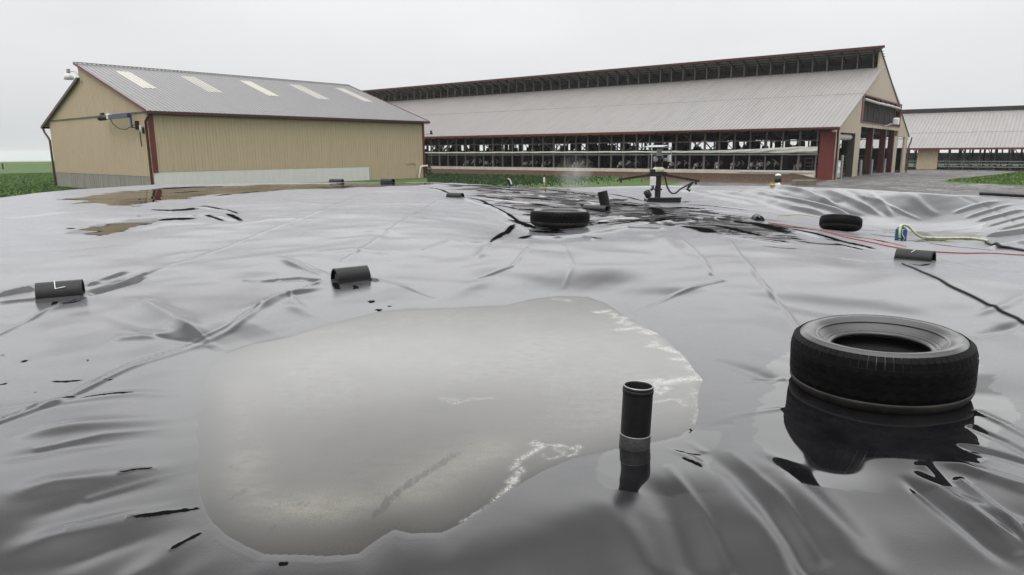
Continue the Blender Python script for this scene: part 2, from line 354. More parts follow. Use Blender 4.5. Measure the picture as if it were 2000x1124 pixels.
# folds: photo polyline, half width (m), height (m)
FOLDS = [
 # long slack folds sweeping in from the near left
 ([(0, 872), (150, 836), (300, 814), (430, 803)], .085, .022), ([(-60, 930), (120, 880), (300, 850), (420, 838)], .07, -.014),
 ([(0, 998), (120, 955), (230, 926), (310, 906), (400, 888)], .075, .028), ([(0, 1040), (150, 985), (300, 945), (400, 925)], .06, -.012),
 ([(-40, 1112), (100, 1056), (245, 1011), (330, 992), (410, 976)], .08, .035), ([(60, 1124), (200, 1070), (330, 1030), (400, 1005)], .05, -.014),
 ([(220, 1160), (300, 1095), (340, 1062), (405, 1022)], .055, .034), ([(330, 1140), (400, 1090), (450, 1060)], .05, .012),
 ([(430, 1160), (480, 1115), (530, 1082)], .05, .018), ([(-40, 800), (120, 782), (275, 766), (420, 765)], .06, .014),
 ([(700, 1150), (725, 1080), (770, 1035)], .07, .03), ([(860, 1124), (900, 1060), (960, 1000)], .06, .012),
 # right foreground
 ([(1345, 842), (1450, 925), (1560, 1040), (1640, 1150)], .06, -.024), ([(1400, 840), (1520, 920), (1640, 1030), (1720, 1140)], .10, .018),
 ([(1240, 905), (1330, 1000), (1410, 1140)], .08, -.018), ([(1150, 940), (1230, 1030), (1290, 1140)], .08, .016),
 ([(1790, 900), (1870, 968), (2040, 1095)], .03, .012), ([(1760, 905), (1850, 985), (1990, 1110)], .03, -.010),
 ([(1830, 880), (1920, 925), (2040, 985)], .04, .014), ([(1850, 860), (1940, 890), (2040, 930)], .035, -.012), ([(1870, 955), (1960, 1010), (2060, 1060)], .035, .012),
 ([(1362, 780), (1430, 776)], .03, -.012), ([(1362, 826), (1440, 820)], .03, -.012), ([(1340, 850), (1380, 880)], .022, .018), ([(1290, 862), (1350, 885), (1375, 905)], .02, .014),
 ([(1360, 690), (1460, 720), (1520, 745)], .06, -.014), ([(1900, 620), (1960, 600), (2040, 570)], .05, .012), ([(1880, 660), (1960, 640), (2040, 620)], .05, -.010),
 # left middle
 ([(165, 576), (215, 562), (285, 540)], .07, -.035), ([(165, 562), (200, 548), (260, 530)], .045, .02), ([(-20, 584), (40, 572), (75, 566)], .06, .03), ([(-20, 596), (40, 590), (100, 584)], .04, -.014),
 ([(240, 575), (330, 620), (412, 668)], .10, .030), ([(180, 600), (280, 640), (390, 690)], .10, -.012), ([(405, 668), (430, 676), (458, 690)], .035, .022), ([(350, 655), (300, 665), (200, 670)], .08, .012),
 ([(645, 545), (590, 525), (540, 506)], .05, .018), ([(645, 552), (580, 545), (500, 548)], .05, -.014), ([(640, 558), (560, 575), (470, 610)], .07, .02), ([(560, 590), (600, 610), (650, 630)], .08, .014),
 ([(720, 545), (740, 550)], .04, .015), ([(640, 470), (720, 455), (800, 470)], .16, -.016), ([(600, 500), (690, 490), (780, 500)], .14, .012),
 ([(870, 600), (905, 565), (960, 540)], .12, .012), ([(260, 455), (330, 440), (420, 440)], .14, -.014), ([(0, 432), (60, 424), (130, 415)], .14, -.016),
 ([(430, 445), (520, 430), (600, 425)], .12, .014), ([(310, 505), (420, 485)], .12, .010),
 # the patch of creases on the far left mound
 ([(280, 408), (340, 414), (400, 404), (440, 412), (470, 418)], .05, .020), ([(350, 420), (420, 424), (470, 434)], .05, .014), ([(440, 408), (475, 436)], .05, .012), ([(300, 424), (360, 426), (420, 416)], .04, -.012),
 # around the far lying tyre
 ([(870, 362), (890, 384), (960, 405), (1045, 452)], .06, .018), ([(905, 384), (980, 392), (1040, 398), (1120, 410)], .06, .012), ([(958, 477), (985, 455), (1005, 437)], .035, .028), ([(985, 432), (1040, 452)], .045, .02),
 ([(1000, 470), (1040, 462), (1090, 468), (1160, 458), (1225, 446), (1300, 448), (1390, 474)], .10, .035), ([(1160, 452), (1230, 440), (1320, 432), (1420, 428)], .06, .02), ([(1225, 448), (1290, 470), (1320, 510)], .14, .025),
 ([(1140, 462), (1160, 474)], .04, .02), ([(930, 510), (955, 478)], .07, .015), ([(1120, 440), (1200, 428), (1300, 424), (1420, 430), (1560, 452)], .07, .014),
 # creases running out from the pump float
 ([(1080, 372), (1150, 382), (1240, 396)], .06, .02), ([(1100, 385), (1180, 402)], .05, .016), ([(1240, 396), (1200, 404), (1160, 398)], .05, .014), ([(1290, 402), (1400, 412), (1520, 425)], .06, .016),
 ([(1310, 398), (1420, 404), (1560, 420)], .06, .012), ([(1340, 424), (1450, 432), (1560, 455), (1620, 470)], .06, .016), ([(1380, 462), (1470, 470), (1550, 478)], .05, .016), ([(1010, 375), (1100, 392)], .06, .014),
 # slack folds of the far berm
 ([(1345, 362), (1450, 384), (1560, 410), (1640, 430)], .22, .075), ([(1300, 364), (1400, 386), (1480, 402)], .16, .035), ([(1400, 362), (1520, 388), (1610, 408), (1670, 428)], .16, .07), ([(1450, 362), (1560, 388), (1650, 412), (1700, 430)], .15, -.045), ([(1500, 362), (1570, 378), (1640, 402)], .13, .075), ([(1560, 364), (1610, 386), (1645, 400)], .12, -.05),
 ([(1590, 366), (1650, 390), (1730, 425)], .13, .06), ([(1650, 370), (1690, 395), (1735, 425)], .09, -.03), ([(1690, 372), (1720, 400), (1745, 428)], .08, .03), ([(1655, 374), (1730, 402), (1800, 432)], .05, .012), ([(1770, 378), (1800, 400), (1830, 425)], .10, .02),
 ([(1985, 398), (1930, 412), (1880, 428)], .07, .020), ([(2010, 408), (1950, 422), (1900, 436)], .08, .027), ([(2030, 418), (1970, 432), (1920, 446)], .06, .022), ([(2040, 430), (1990, 442), (1940, 452)], .07, .024), ([(1960, 392), (1900, 405), (1860, 418)], .08, .024), ([(2050, 440), (2000, 455), (1905, 466)], .12, .06), ([(2040, 470), (1980, 480), (1930, 486)], .10, .05),
 # the raised rim round the lagoon
 ([(1090, 368), (1283, 365), (1400, 364)], .2, .02),
]
SWELLS = [([(1210, 612), (1330, 575), (1440, 545), (1600, 540)], .30, -.030), ([(1250, 585), (1400, 535), (1500, 515)], .35, .02), ([(930, 560), (960, 510), (1010, 455)], .28, .045), ([(1010, 540), (1060, 500), (1080, 480)], .35, -.012), ([(820, 560), (870, 520), (900, 470)], .35, -.03),
 ([(330, 640), (440, 575), (520, 530)], .30, -.035), ([(420, 560), (520, 510), (640, 480)], .40, .035), ([(240, 520), (400, 470), (560, 440)], .45, -.05), ([(560, 480), (680, 450), (800, 430)], .5, .045), ([(40, 520), (200, 490), (330, 455)], .5, .05), ([(0, 470), (150, 450), (300, 425)], .6, -.05),
 ([(60, 660), (220, 640), (340, 640)], .22, -.03), ([(0, 700), (150, 690), (330, 700)], .2, .025), ([(1450, 680), (1500, 620), (1560, 560)], .35, -.025), ([(1650, 600), (1750, 570), (1900, 560)], .4, .03), ([(1500, 520), (1620, 505), (1750, 520)], .4, -.035), ([(1290, 500), (1330, 540), (1330, 580)], .3, .03), ([(1180, 560), (1200, 520), (1180, 490)], .3, .03), ([(700, 600), (760, 570), (800, 540)], .3, .03),
 ([(1280, 940), (1400, 900), (1500, 880)], .15, .016), ([(1420, 1010), (1560, 1080), (1650, 1140)], .14, -.02), ([(900, 1124), (1050, 1020), (1180, 950)], .16, .02), ([(1000, 1150), (1120, 1040), (1230, 980)], .13, -.02)]
FOLDS += [(p_, w_ * 1.15, h_ * .28) for p_, w_, h_ in SWELLS]
SEAMS = [ # welded seams: photo polyline, half width, height
 ([(-40, 845), (100, 785), (250, 722), (395, 672), (450, 640), (540, 584), (640, 545)], .030, .014), ([(-40, 836), (100, 776), (250, 714), (392, 665), (446, 634), (536, 579)], .008, .010),
 ([(-20, 662), (60, 624), (100, 603), (170, 574), (290, 534), (400, 498), (500, 460), (620, 415), (720, 375)], .022, .011), ([(660, 520), (720, 480), (790, 432), (850, 395), (890, 382)], .02, .010),
 ([(1405, 452), (1440, 490), (1480, 540), (1530, 600), (1565, 645)], .022, .010), ([(1870, 925), (1940, 990), (2040, 1085)], .014, .012), ([(1640, 374), (1720, 396), (1800, 432)], .02, .010), ([(1870, 382), (1940, 410), (1990, 440)], .02, -.012),
 ([(1420, 385), (1440, 405), (1470, 430)], .02, -.01), ([(290, 425), (430, 395), (560, 368)], .03, .012),
]
SEAMS += [(p_, .024, h_) for p_, h_ in (([(540, 505), (600, 520), (645, 540)], .010), ([(470, 545), (560, 548), (640, 548)], -.008), ([(720, 545), (790, 560), (850, 580)], .007), ([(930, 545), (1000, 520), (1040, 480)], .011), ([(1420, 545), (1320, 575), (1225, 615)], .010), ([(260, 585), (340, 630), (410, 668)], .010), ([(230, 655), (330, 668), (405, 672)], -.008),
 ([(1370, 770), (1450, 740), (1540, 735)], .006), ([(1385, 815), (1460, 800), (1530, 790)], .006), ([(1900, 800), (1960, 830), (2040, 880)], .008), ([(1890, 830), (1960, 865), (2040, 920)], -.008), ([(75, 560), (30, 566), (-20, 578)], .010), ([(165, 560), (230, 548), (290, 535)], .010), ([(440, 430), (520, 420), (640, 412)], .010), ([(590, 600), (560, 570), (540, 540)], .007), ([(820, 490), (880, 470), (950, 476)], .010), ([(1100, 480), (1120, 520), (1100, 560)], .008), ([(1330, 470), (1370, 500), (1390, 540)], .010), ([(1640, 500), (1700, 510), (1750, 506)], .008), ([(1830, 500), (1900, 520), (1990, 530)], -.008),
 ([(430, 810), (330, 830), (200, 850), (60, 890)], .006), ([(400, 900), (300, 930), (160, 980)], .007), ([(390, 960), (280, 990), (120, 1040)], .007), ([(1420, 870), (1520, 960), (1620, 1080)], .006), ([(1300, 900), (1380, 1000), (1440, 1100)], .006), ([(1800, 890), (1900, 990), (2000, 1080)], .006))]
SLITS = [ # sharp little creases
 ([(228, 927), (265, 915), (308, 908)], .012, .016), ([(243, 1012), (320, 994), (400, 979)], .016, .026), ([(328, 1068), (365, 1045), (400, 1026)], .010, .018),
 ([(538, 1092), (555, 1087), (568, 1085)], .012, .014), ([(404, 673), (416, 677), (426, 682)], .012, .014),
]
def on_base(px, py):
    if py > 640: return onz(px, py, .03)
    d = ray(px, py); t = np.geomspace(3, 40, 500); x, y, z = d.x * t, d.y * t, CAM_H + d.z * t
    az = np.arctan2(x, y); r = np.hypot(x, y); R0 = crest_r(az); q = np.minimum(r, R0); h = tps(np.sin(az) * q, np.cos(az) * q) - np.maximum(r - R0, 0) * .34
    k = np.nonzero(z <= h)[0]; i = k[0] if len(k) else int(np.argmin(z - h)); return (x[i], y[i])
_folds = []
for lst in (FOLDS, SEAMS, SLITS):
    for pts, wd, h in lst:
        _folds.append((np.array([on_base(px, py) for px, py in pts]), wd, h, lst is FOLDS))
def add_folds(x, y):
    o = np.zeros(len(x))
    for P, wd, h, tape in _folds:
        m = wd * 3.2
        k = np.nonzero((x > P[:, 0].min() - m) & (x < P[:, 0].max() + m) & (y > P[:, 1].min() - m) & (y < P[:, 1].max() + m))[0]
        if not len(k): continue
        wob = .25 * wd * np.sin(x[k] * 2.3 / max(wd, .05) * .25 + y[k] * 1.7) if tape else 0
        d, t = seg_dist(x[k] + wob, y[k], P)
        end = smooth(0, .3, t) * smooth(0, .22, 1 - t) if tape else smooth(0, .04, t) * smooth(0, .04, 1 - t)
        o[k] += ((1.1 if P[:, 1].mean() < 4 else 1.45 if P[:, 0].mean() < 6.5 else 1.45) if tape else 1.15) * h * np.exp(-(d / wd) ** 2) * end
    return o
def sheet_h(x, y):
    x = np.asarray(x, float); y = np.asarray(y, float)
    az = np.arctan2(x, y); r = np.hypot(x, y); R0 = crest_r(az)
    rr = np.minimum(r, R0); z = tps(np.sin(az) * rr, np.cos(az) * rr)
    far = smooth(6, 16, r)
    z = z + relief(x, y) * (1 + .25 * smooth(3.5, 6, r) - .55 * far)
    z = z + add_folds(x, y)
    # the hollow that holds the puddle
    k = np.nonzero(r < 9)[0]
    if len(k):
        xx, yy = x[k], y[k]; d, _ = seg_dist(xx, yy, pud, True); ins = inside(xx, yy, pud)
        jig = .006 * np.sin(xx * 7 + 2 * np.sin(yy * 5)) + .002 * np.sin(xx * 23 - yy * 19)
        sd = np.where(ins, -d, d) + jig
        lip = np.where(sd > 0, .05 * sd, .05 * sd)
        lip = np.where(sd > 0, 0.004 * (1 - np.exp(-sd / .05)) + .022 * sd, np.maximum(.10 * sd, -.035 + .3 * (z[k] - .02)))
        lip = np.where(sd < 0, np.maximum(-.045, np.minimum(lip, -.001)), lip)
        wgt = np.where(sd > 0, np.exp(-(sd / .55) ** 2), 1.0)
        zz = z[k]; z[k] = np.where(sd > 0, np.maximum(zz * (1 - wgt) + lip * wgt, .004 * np.clip(sd / .05, 0, 1) - .5 * np.maximum(sd - .18, 0)), lip)
    over = r - R0
    z = z - np.where(over > 0, .03 * over + .34 * np.maximum(over - .25, 0), 0)
    return z
def on_sheet(px, py):
    """where the sight line through a photo point meets the cover"""
    d = ray(px, py); t = np.geomspace(1.2, 60, 900); x, y, z = d.x * t, d.y * t, CAM_H + d.z * t
    h = sheet_h(x, y); k = np.nonzero(z <= h)[0]
    if not len(k):                      # just clears the rim: take the nearest point of the sheet
        i = int(np.argmin((z - h)[t < 32])); return Vector((x[i], y[i], h[i]))
    i = k[0]
    i = max(i, 1); f = (z[i - 1] - h[i - 1]) / max((z[i - 1] - h[i - 1]) - (z[i] - h[i]), 1e-9)
    tt = t[i - 1] + (t[i] - t[i - 1]) * f
    return Vector((d.x * tt, d.y * tt, CAM_H + d.z * tt))
def sheet_normal(x, y, e=.15):
    h = sheet_h(np.array([x - e, x + e, x, x]), np.array([y, y, y - e, y + e]))
    return Vector((-(h[1] - h[0]) / (2 * e), -(h[3] - h[2]) / (2 * e), 1)).normalized()

# mud smears on the sheet, plus fold shade and barn reflections painted black
SMEAR_AND_SHADE = [([(92, 736), (130, 738), (172, 738)], .016, 1), ([(200, 743), (225, 742)], .01, .9), ([(95, 777), (130, 774), (150, 770)], .014, 1), ([(150, 776), (200, 770), (275, 765)], .017, 1), ([(38, 698), (55, 699)], .02, 1), ([(168, 704), (174, 703)], .018, 1),
 ([(0, 740), (10, 741)], .02, 1), ([(0, 688), (8, 686)], .02, 1), ([(64, 757), (70, 757)], .01, 1), ([(715, 588), (735, 586)], .045, .8), ([(730, 600), (748, 603)], .035, .8), ([(757, 595), (764, 594)], .03, .8), ([(745, 612), (765, 609)], .025, .7),
 ([(228, 927), (265, 916), (308, 908)], .010, 1), ([(243, 1012), (320, 994), (400, 979)], .014, 1), ([(328, 1068), (365, 1045), (400, 1026)], .009, 1), ([(540, 1091), (566, 1086)], .014, 1),
 ([(1300, 866), (1350, 880), (1376, 883)], .010, .8), ([(1330, 885), (1378, 910)], .010, 1), ([(690, 566), (700, 560)], .03, .9), ([(1335, 818), (1352, 832), (1340, 842)], .008, .7)]
SMEAR_AND_SHADE += [([(905, 384), (940, 392), (985, 416), (1045, 454)], .05, .9), ([(830, 364), (862, 372), (885, 380)], .06, .8), ([(905, 382), (960, 386), (1020, 396)], .10, .9), ([(952, 482), (985, 456), (1008, 437)], .045, 1), ([(985, 428), (1030, 440), (1050, 448)], .06, .9), ([(1012, 470), (1030, 462), (1045, 456)], .06, 1), ([(1145, 462), (1180, 470)], .05, .8),
 ([(1160, 446), (1240, 432), (1330, 424), (1420, 428)], .05, 1), ([(1260, 436), (1300, 428), (1360, 428)], .09, 1), ([(1330, 440), (1370, 446), (1392, 456)], .16, 1), ([(1420, 430), (1480, 440), (1560, 462)], .12, 1), ([(1440, 462), (1490, 468), (1550, 476)], .10, 1), ([(1400, 440), (1450, 452), (1500, 466)], .10, .9), ([(1560, 452), (1620, 466), (1690, 486)], .07, 1), ([(1620, 476), (1700, 490)], .05, .9), ([(1270, 404), (1285, 412), (1290, 424)], .14, 1), ([(1190, 398), (1230, 402), (1260, 400)], .12, 1), ([(1130, 398), (1160, 410), (1200, 418)], .10, 1), ([(1300, 404), (1360, 408), (1420, 412)], .10, .9),
 ([(1000, 384), (1040, 388), (1090, 394)], .22, 1), ([(1030, 398), (1080, 404), (1130, 412)], .10, .9), ([(920, 366), (1000, 372), (1080, 378)], .16, .9), ([(1040, 368), (1110, 376), (1190, 388)], .09, .9), ([(860, 361), (920, 363), (980, 366)], .22, .8), ([(1330, 396), (1350, 394)], .08, .9), ([(1640, 442), (1690, 450), (1730, 452)], .12, .55),
 ([(282, 410), (340, 414), (400, 406)], .07, .9), ([(340, 412), (400, 404), (445, 412), (472, 420)], .05, 1), ([(300, 431), (350, 429), (385, 430)], .14, 1), ([(440, 416), (475, 436)], .05, .9), ([(395, 420), (445, 436)], .05, .8), ([(128, 446), (150, 444)], .08, .9), ([(300, 371), (380, 366), (450, 364)], .4, 1), ([(330, 378), (400, 374)], .2, .9), ([(400, 386), (470, 378), (520, 372)], .12, .8),
 ([(85, 583), (110, 590), (100, 600)], .02, 1), ([(110, 597), (140, 592), (166, 582)], .02, 1), ([(652, 552), (662, 566)], .03, 1), ([(690, 556), (700, 566)], .025, .9), ([(1770, 514), (1800, 518), (1822, 512)], .03, 1)]
SMEAR_AND_SHADE += [([(1600, 466), (1660, 476), (1720, 490)], .06, 1), ([(1540, 470), (1600, 478), (1660, 482)], .05, 1), ([(1500, 446), (1560, 452), (1610, 462)], .12, .95), ([(1690, 456), (1730, 462), (1790, 466)], .06, .9), ([(1640, 462), (1700, 468), (1740, 478)], .04, .9), ([(1800, 474), (1860, 482), (1960, 492)], .05, .9), ([(1560, 474), (1590, 476)], .05, .8), ([(1480, 478), (1530, 484), (1570, 486)], .035, .9), ([(1350, 414), (1450, 424), (1560, 436)], .06, .9), ([(1310, 398), (1400, 404), (1500, 416)], .05, .85), ([(1380, 438), (1430, 446), (1470, 458)], .08, 1),
 ([(930, 396), (980, 402), (1030, 414)], .06, .9), ([(1000, 432), (1040, 446)], .05, .9), ([(1010, 376), (1080, 382), (1160, 392)], .06, .95), ([(1170, 376), (1230, 386), (1265, 396)], .06, .9), ([(890, 370), (960, 374), (1010, 380)], .07, .85), ([(1180, 436), (1250, 430), (1300, 434)], .06, .9), ([(1205, 416), (1260, 420), (1330, 418)], .06, .9)]
_smear_and_shade = [(np.array([on_base(px, py) for px, py in p]), wd, a) for p, wd, a in SMEAR_AND_SHADE]

# --- build the sheet on a fan-shaped mesh that is finest near the camera
nc, nr = 1000, 720
az = np.radians(np.concatenate([np.linspace(-80, -41, 60, endpoint=False), np.linspace(-41, 41, nc - 120), np.linspace(41, 80, 61)[1:]]))
t = np.linspace(0, 1, nr) ** .93
R0 = crest_r(az) + 3.2
rr = np.exp(np.log(.8) + t[:, None] * (np.log(R0)[None] - np.log(.8)))
X = (np.sin(az)[None] * rr).ravel(); Y = (np.cos(az)[None] * rr).ravel()
Z = sheet_h(X, Y)
smr = np.zeros(len(X))
for P, wd, a in _smear_and_shade:
    k = np.nonzero((abs(X - P[:, 0].mean()) < np.ptp(P[:, 0]) / 2 + wd * 3) & (abs(Y - P[:, 1].mean()) < np.ptp(P[:, 1]) / 2 + wd * 3))[0]
    d, tt = seg_dist(X[k], Y[k], P); smr[k] = np.maximum(smr[k], .84 * a * np.sqrt(np.clip(np.sin(np.pi * np.clip(tt, .02, .98)) * 1.3, 0, 1)) * np.exp(-(d / (wd * 1.5)) ** 2))
# where shallow water lies flat (pool) and where dark streaks are painted on the slack sheet (slack), as outlines on the ground
def region(pts, soft):
    P = np.array([onz(px, py, z) for px, py, z in pts]); o = np.full(len(X), 0.0)
    k = np.nonzero((X > P[:, 0].min() - 2) & (X < P[:, 0].max() + 2) & (Y > P[:, 1].min() - 4) & (Y < P[:, 1].max() + 4))[0]
    d, _ = seg_dist(X[k], Y[k], P, True); sg = np.where(inside(X[k], Y[k], P), d, -d)
    o[k] = smooth(-soft, soft, sg); return o
pool = np.zeros(len(X)); slack = np.zeros(len(X))
pool = np.maximum(pool, .95 * region([(120, 392, 0.35), (230, 374, 0.36), (420, 366, 0.34), (560, 360, 0.34), (760, 357, 0.32), (900, 358, 0.29), (760, 364, 0.32), (560, 372, 0.34), (400, 384, 0.35), (240, 404, 0.34)], .9))
pool = np.maximum(pool, .95 * region([(120, 446, 0.32), (180, 432, 0.32), (270, 420, 0.32), (330, 424, 0.32), (260, 440, 0.32), (190, 450, 0.32)], .35))
pool = np.maximum(pool, .60 * region([(860, 362, 0.27), (1000, 362, 0.25), (1150, 372, 0.22), (1260, 400, 0.12), (1420, 420, 0.12), (1600, 452, 0.02), (1600, 480, 0.12), (1420, 470, 0.12), (1300, 440, 0.12), (1180, 440, 0.12), (1060, 470, 0.12), (1010, 440, 0.12), (960, 404, 0.22)], .7))
pool = np.maximum(pool, region([(1520, 690, 0.00), (1900, 690, 0.00), (1960, 800, 0.02), (1940, 960, 0.02), (1500, 960, 0.03), (1480, 820, 0.00)], .25))
damp = region([(480, 640, 0), (350, 720, 0), (310, 830, 0), (335, 930, .0), (370, 985, 0), (430, 985, 0), (520, 900, 0), (540, 700, 0)], .30)
pool = np.maximum(pool, region([(1170, 840, 0.00), (1400, 840, 0.02), (1400, 960, 0.02), (1170, 960, 0.02)], .15))
pool = np.maximum(pool, region([(1730, 440, -0.13), (1920, 445, -0.13), (1900, 475, -0.08), (1740, 480, -0.08)], .5))
slack = np.maximum(slack, .80 * region([(1000, 378, 0.22), (1120, 372, 0.22), (1260, 395, 0.12), (1330, 400, 0.12), (1560, 430, 0.12), (1640, 460, -0.08), (1560, 485, 0.12), (1440, 470, 0.12), (1330, 450, 0.12), (1200, 432, 0.12), (1100, 418, 0.12), (1000, 400, 0.19)], .8))
slack = np.maximum(slack, .66 * region([(880, 358, 0.28), (1040, 364, 0.25), (1150, 372, 0.22), (1050, 385, 0.22), (940, 372, 0.26)], .6))
slack = np.maximum(slack, .50 * region([(300, 366, 0.34), (420, 362, 0.34), (560, 360, 0.34), (430, 378, 0.34), (330, 388, 0.34)], .7))
far_a = smooth(5.0, 11.0, np.hypot(X, Y))
k = NT('wet_black_membrane')
co = k.coord(); fine = k.noise(150, 2, co); mid = k.noise(5, 6, co); big = k.noise(.8, 5, co)
sm_n = k.noise(28, 4, co)
sm = k.rng(k.math('ADD', k.attr('smear_shade'), k.math('MULTIPLY', k.math('SUBTRACT', sm_n, .5), .9)), .42, .52, 0, 1)
film = k.rng(big, .4, .62, 0, 1)
# water lies in flat films between the creases: streaky mirror-smooth patches, and black streaks painted in for dark reflections, where the cover is slack
st = k.noise(1.0, 6, k.coord((.8, 1.5, 1), rot=(0, 0, -.25)), .62, .5)
st2 = k.noise(1.0, 5, k.coord((1.5, 1.7, 1), rot=(0, 0, .15)), .6, .7)
wet_ = k.rng(k.math('ADD', k.attr('pool'), k.math('MULTIPLY', k.math('SUBTRACT', st, .5), 1.9)), .5, .55, 0, 1)
dark_refl = k.rng(k.math('ADD', k.attr('slack'), k.math('MULTIPLY', k.math('SUBTRACT', st2, .5), 2.2)), .70, .82, 0, 1)
sm = k.math('MAXIMUM', sm, k.math('MULTIPLY', dark_refl, .92))
vd = k.n('ShaderNodeTexVoronoi'); vd.inputs['Scale'].default_value = 17; k.l(co, vd.inputs[0])
spk = k.math('MULTIPLY', k.rng(vd.outputs[0], .07, .13, 1, 0), k.rng(k.noise(.9, 3, co), .54, .62, 0, .8))
grain = k.math('MULTIPLY', k.rng(k.noise(170, 2, co), .3, .7, .70, 1.0), k.rng(k.noise(48, 3, co, .7), .3, .7, .86, 1.0)); stain = k.rng(k.noise(2.2, 7, k.coord((1, .7, 1), rot=(0, 0, .5)), .65, .8), .3, .7, .86, 1.0)
damp_ = k.attr('damp')
rough = k.math('MULTIPLY', k.attr('far'), k.math('SUBTRACT', 1.0, wet_))
bmp = k.bump(k.math('ADD', k.math('MULTIPLY', fine, .8), k.math('MULTIPLY', mid, .8)), .10, .006)
k.l(k.rng(wet_, 0, 1, .10, .004), bmp.inputs['Strength'])
col = k.mix(k.rng(mid, .35, .7, 0, 1), (.004, .004, .005), (.010, .0098, .0105))
M['membrane'] = k.set(Base_Color=k.mix(sm, col, (.006, .006, .006)), Roughness=k.math('ADD', k.math('ADD', k.math('MULTIPLY', k.rng(wet_, 0, 1, .20, .018), k.rng(damp_, 0, 1, 1, .35)), k.math('MULTIPLY', rough, .02)), k.math('MULTIPLY', sm, .5)), Sheen_Weight=k.math('MULTIPLY', k.math('SUBTRACT', 1.0, k.math('MAXIMUM', k.math('MAXIMUM', wet_, k.math('MULTIPLY', damp_, .9)), k.math('MAXIMUM', sm, spk))), k.math('MULTIPLY', k.math('MULTIPLY', grain, stain), 1.0)), Sheen_Roughness=.265, Sheen_Tint=(.93, .93, 1.0), IOR=1.5, Specular_IOR_Level=k.rng(sm, 0, 1, .5, 0))
cover = grid_mesh('lagoon_cover', np.stack([X, Y, Z], -1), nr, len(az), M['membrane'], {'smear_shade': smr, 'pool': pool, 'slack': slack, 'far': far_a, 'damp': damp})
tag(cover, 'wet black plastic sheet covering the whole manure lagoon, wrinkled and seamed', 'lagoon cover')

# ------------------------------------------------------------------ murky puddle on the cover
lo, hi = pud.min(0) - .12, pud.max(0) + .12; step = .012
gx = np.arange(lo[0], hi[0], step); gy = np.arange(lo[1], hi[1], step)
GX, GY = np.meshgrid(gx, gy); gx_, gy_ = GX.ravel(), GY.ravel()
d, _ = seg_dist(gx_, gy_, pud, True); sd = np.where(inside(gx_, gy_, pud), d, -d)
FOAM = [([(1085, 584), (1110, 588)], .02, .6), ([(1170, 610), (1190, 608)], .025, 1), ([(1195, 614), (1215, 622), (1222, 634)], .022, .9), ([(1215, 644), (1250, 640), (1272, 652)], .022, 1), ([(1280, 668), (1276, 676)], .02, .8), ([(1298, 680), (1330, 690), (1345, 702)], .02, 1), ([(1320, 702), (1345, 700)], .02, 1), ([(1345, 705), (1360, 728), (1368, 740)], .02, .9),
 ([(1275, 745), (1300, 748), (1330, 742), (1365, 740), (1380, 746)], .022, 1), ([(1275, 745), (1295, 760), (1280, 770)], .018, .8), ([(1280, 785), (1310, 780), (1340, 790)], .010, .6), ([(1355, 760), (1362, 800), (1358, 830)], .010, .5),
 ([(1045, 862), (1080, 872), (1130, 875), (1128, 885), (1110, 892)], .006, .9), ([(1045, 865), (1060, 872), (1020, 895), (1000, 915)], .009, .9), ([(1015, 915), (1010, 935), (990, 945), (1008, 930)], .008, .9), ([(1010, 938), (985, 960), (960, 985)], .008, 1), ([(1060, 890), (1075, 895), (1100, 890), (1105, 880), (1080, 877)], .006, .7),
 ([(860, 780), (880, 790), (930, 778), (960, 778)], .010, .45), ([(900, 782), (870, 776)], .012, .35), ([(960, 985), (900, 1020)], .004, .7)]
foam = np.zeros(len(gx_))
for pts, wd, a in FOAM:
    P = np.array([onz(px, py, 0) for px, py in pts]); jx = .02 * np.sin(gy_ * 31 + 2 * np.sin(gx_ * 17)) + .009 * np.sin(gx_ * 71 + gy_ * 43)
    d2, _ = seg_dist(gx_ + jx * (wd / .015), gy_ + jx * .7, P); foam = np.maximum(foam, .95 * a * np.exp(-(d2 / (wd * 2.1)) ** 2))
scr = np.zeros(len(gx_)) # dark scrape marks showing through the mud
for pts, wd, a in [([(735, 1010), (770, 970), (830, 930), (890, 890)], .035, 1), ([(700, 1040), (740, 1000)], .04, .6), ([(770, 975), (810, 960)], .05, .6), ([(905, 873), (922, 870)], .02, .8), ([(425, 990), (470, 965)], .05, .8), ([(445, 915), (465, 920)], .03, .8), ([(540, 990), (570, 980)], .05, .5), ([(590, 985), (640, 990)], .05, .6), ([(900, 1010), (950, 960)], .06, .6), ([(530, 1040), (580, 1030)], .05, .5), ([(620, 1015), (625, 1018)], .03, .6), ([(480, 1060), (560, 1075)], .05, .6)]:
    P = np.array([onz(px, py, -.01) for px, py in pts]); d2, _ = seg_dist(gx_, gy_, P); scr = np.maximum(scr, a * np.exp(-(d2 / wd) ** 2))
keep = sd > -.06
# how thick the settled mud reads: thin towards the near shore and the right, thickest at the left centre
_e = lambda pts: seg_dist(gx_, gy_, np.array([onz(*q, 0) for q in pts]))[0]
mud = smooth(-.01, .07, sd) * smooth(-.02, .62, _e([(445, 690), (420, 710), (400, 750), (390, 820), (385, 880), (390, 940), (400, 985)]))
mud = mud * (.25 + .75 * smooth(.0, .40, _e([(1362, 830), (1290, 858), (1190, 880), (1060, 920), (985, 965), (900, 1020), (800, 1043), (745, 1050)])))
_c = np.array([onz(660, 860, 0), onz(900, 800, 0)])
deep = np.maximum(np.exp(-(seg_dist(gx_, gy_, _c)[0] / .50) ** 2) * 1.0, .6 * np.exp(-(_e([(520, 1075), (620, 1075), (740, 1030)]) / .22) ** 2))
silt = np.maximum(np.exp(-(_e([(470, 900), (440, 960), (500, 1000), (620, 985), (740, 1000)]) / .16) ** 2), .9 * np.exp(-(_e([(800, 960), (900, 900), (960, 880)]) / .16) ** 2))
silt = np.maximum(silt, .5 * np.exp(-(_e([(430, 760), (440, 860), (470, 900)]) / .2) ** 2))
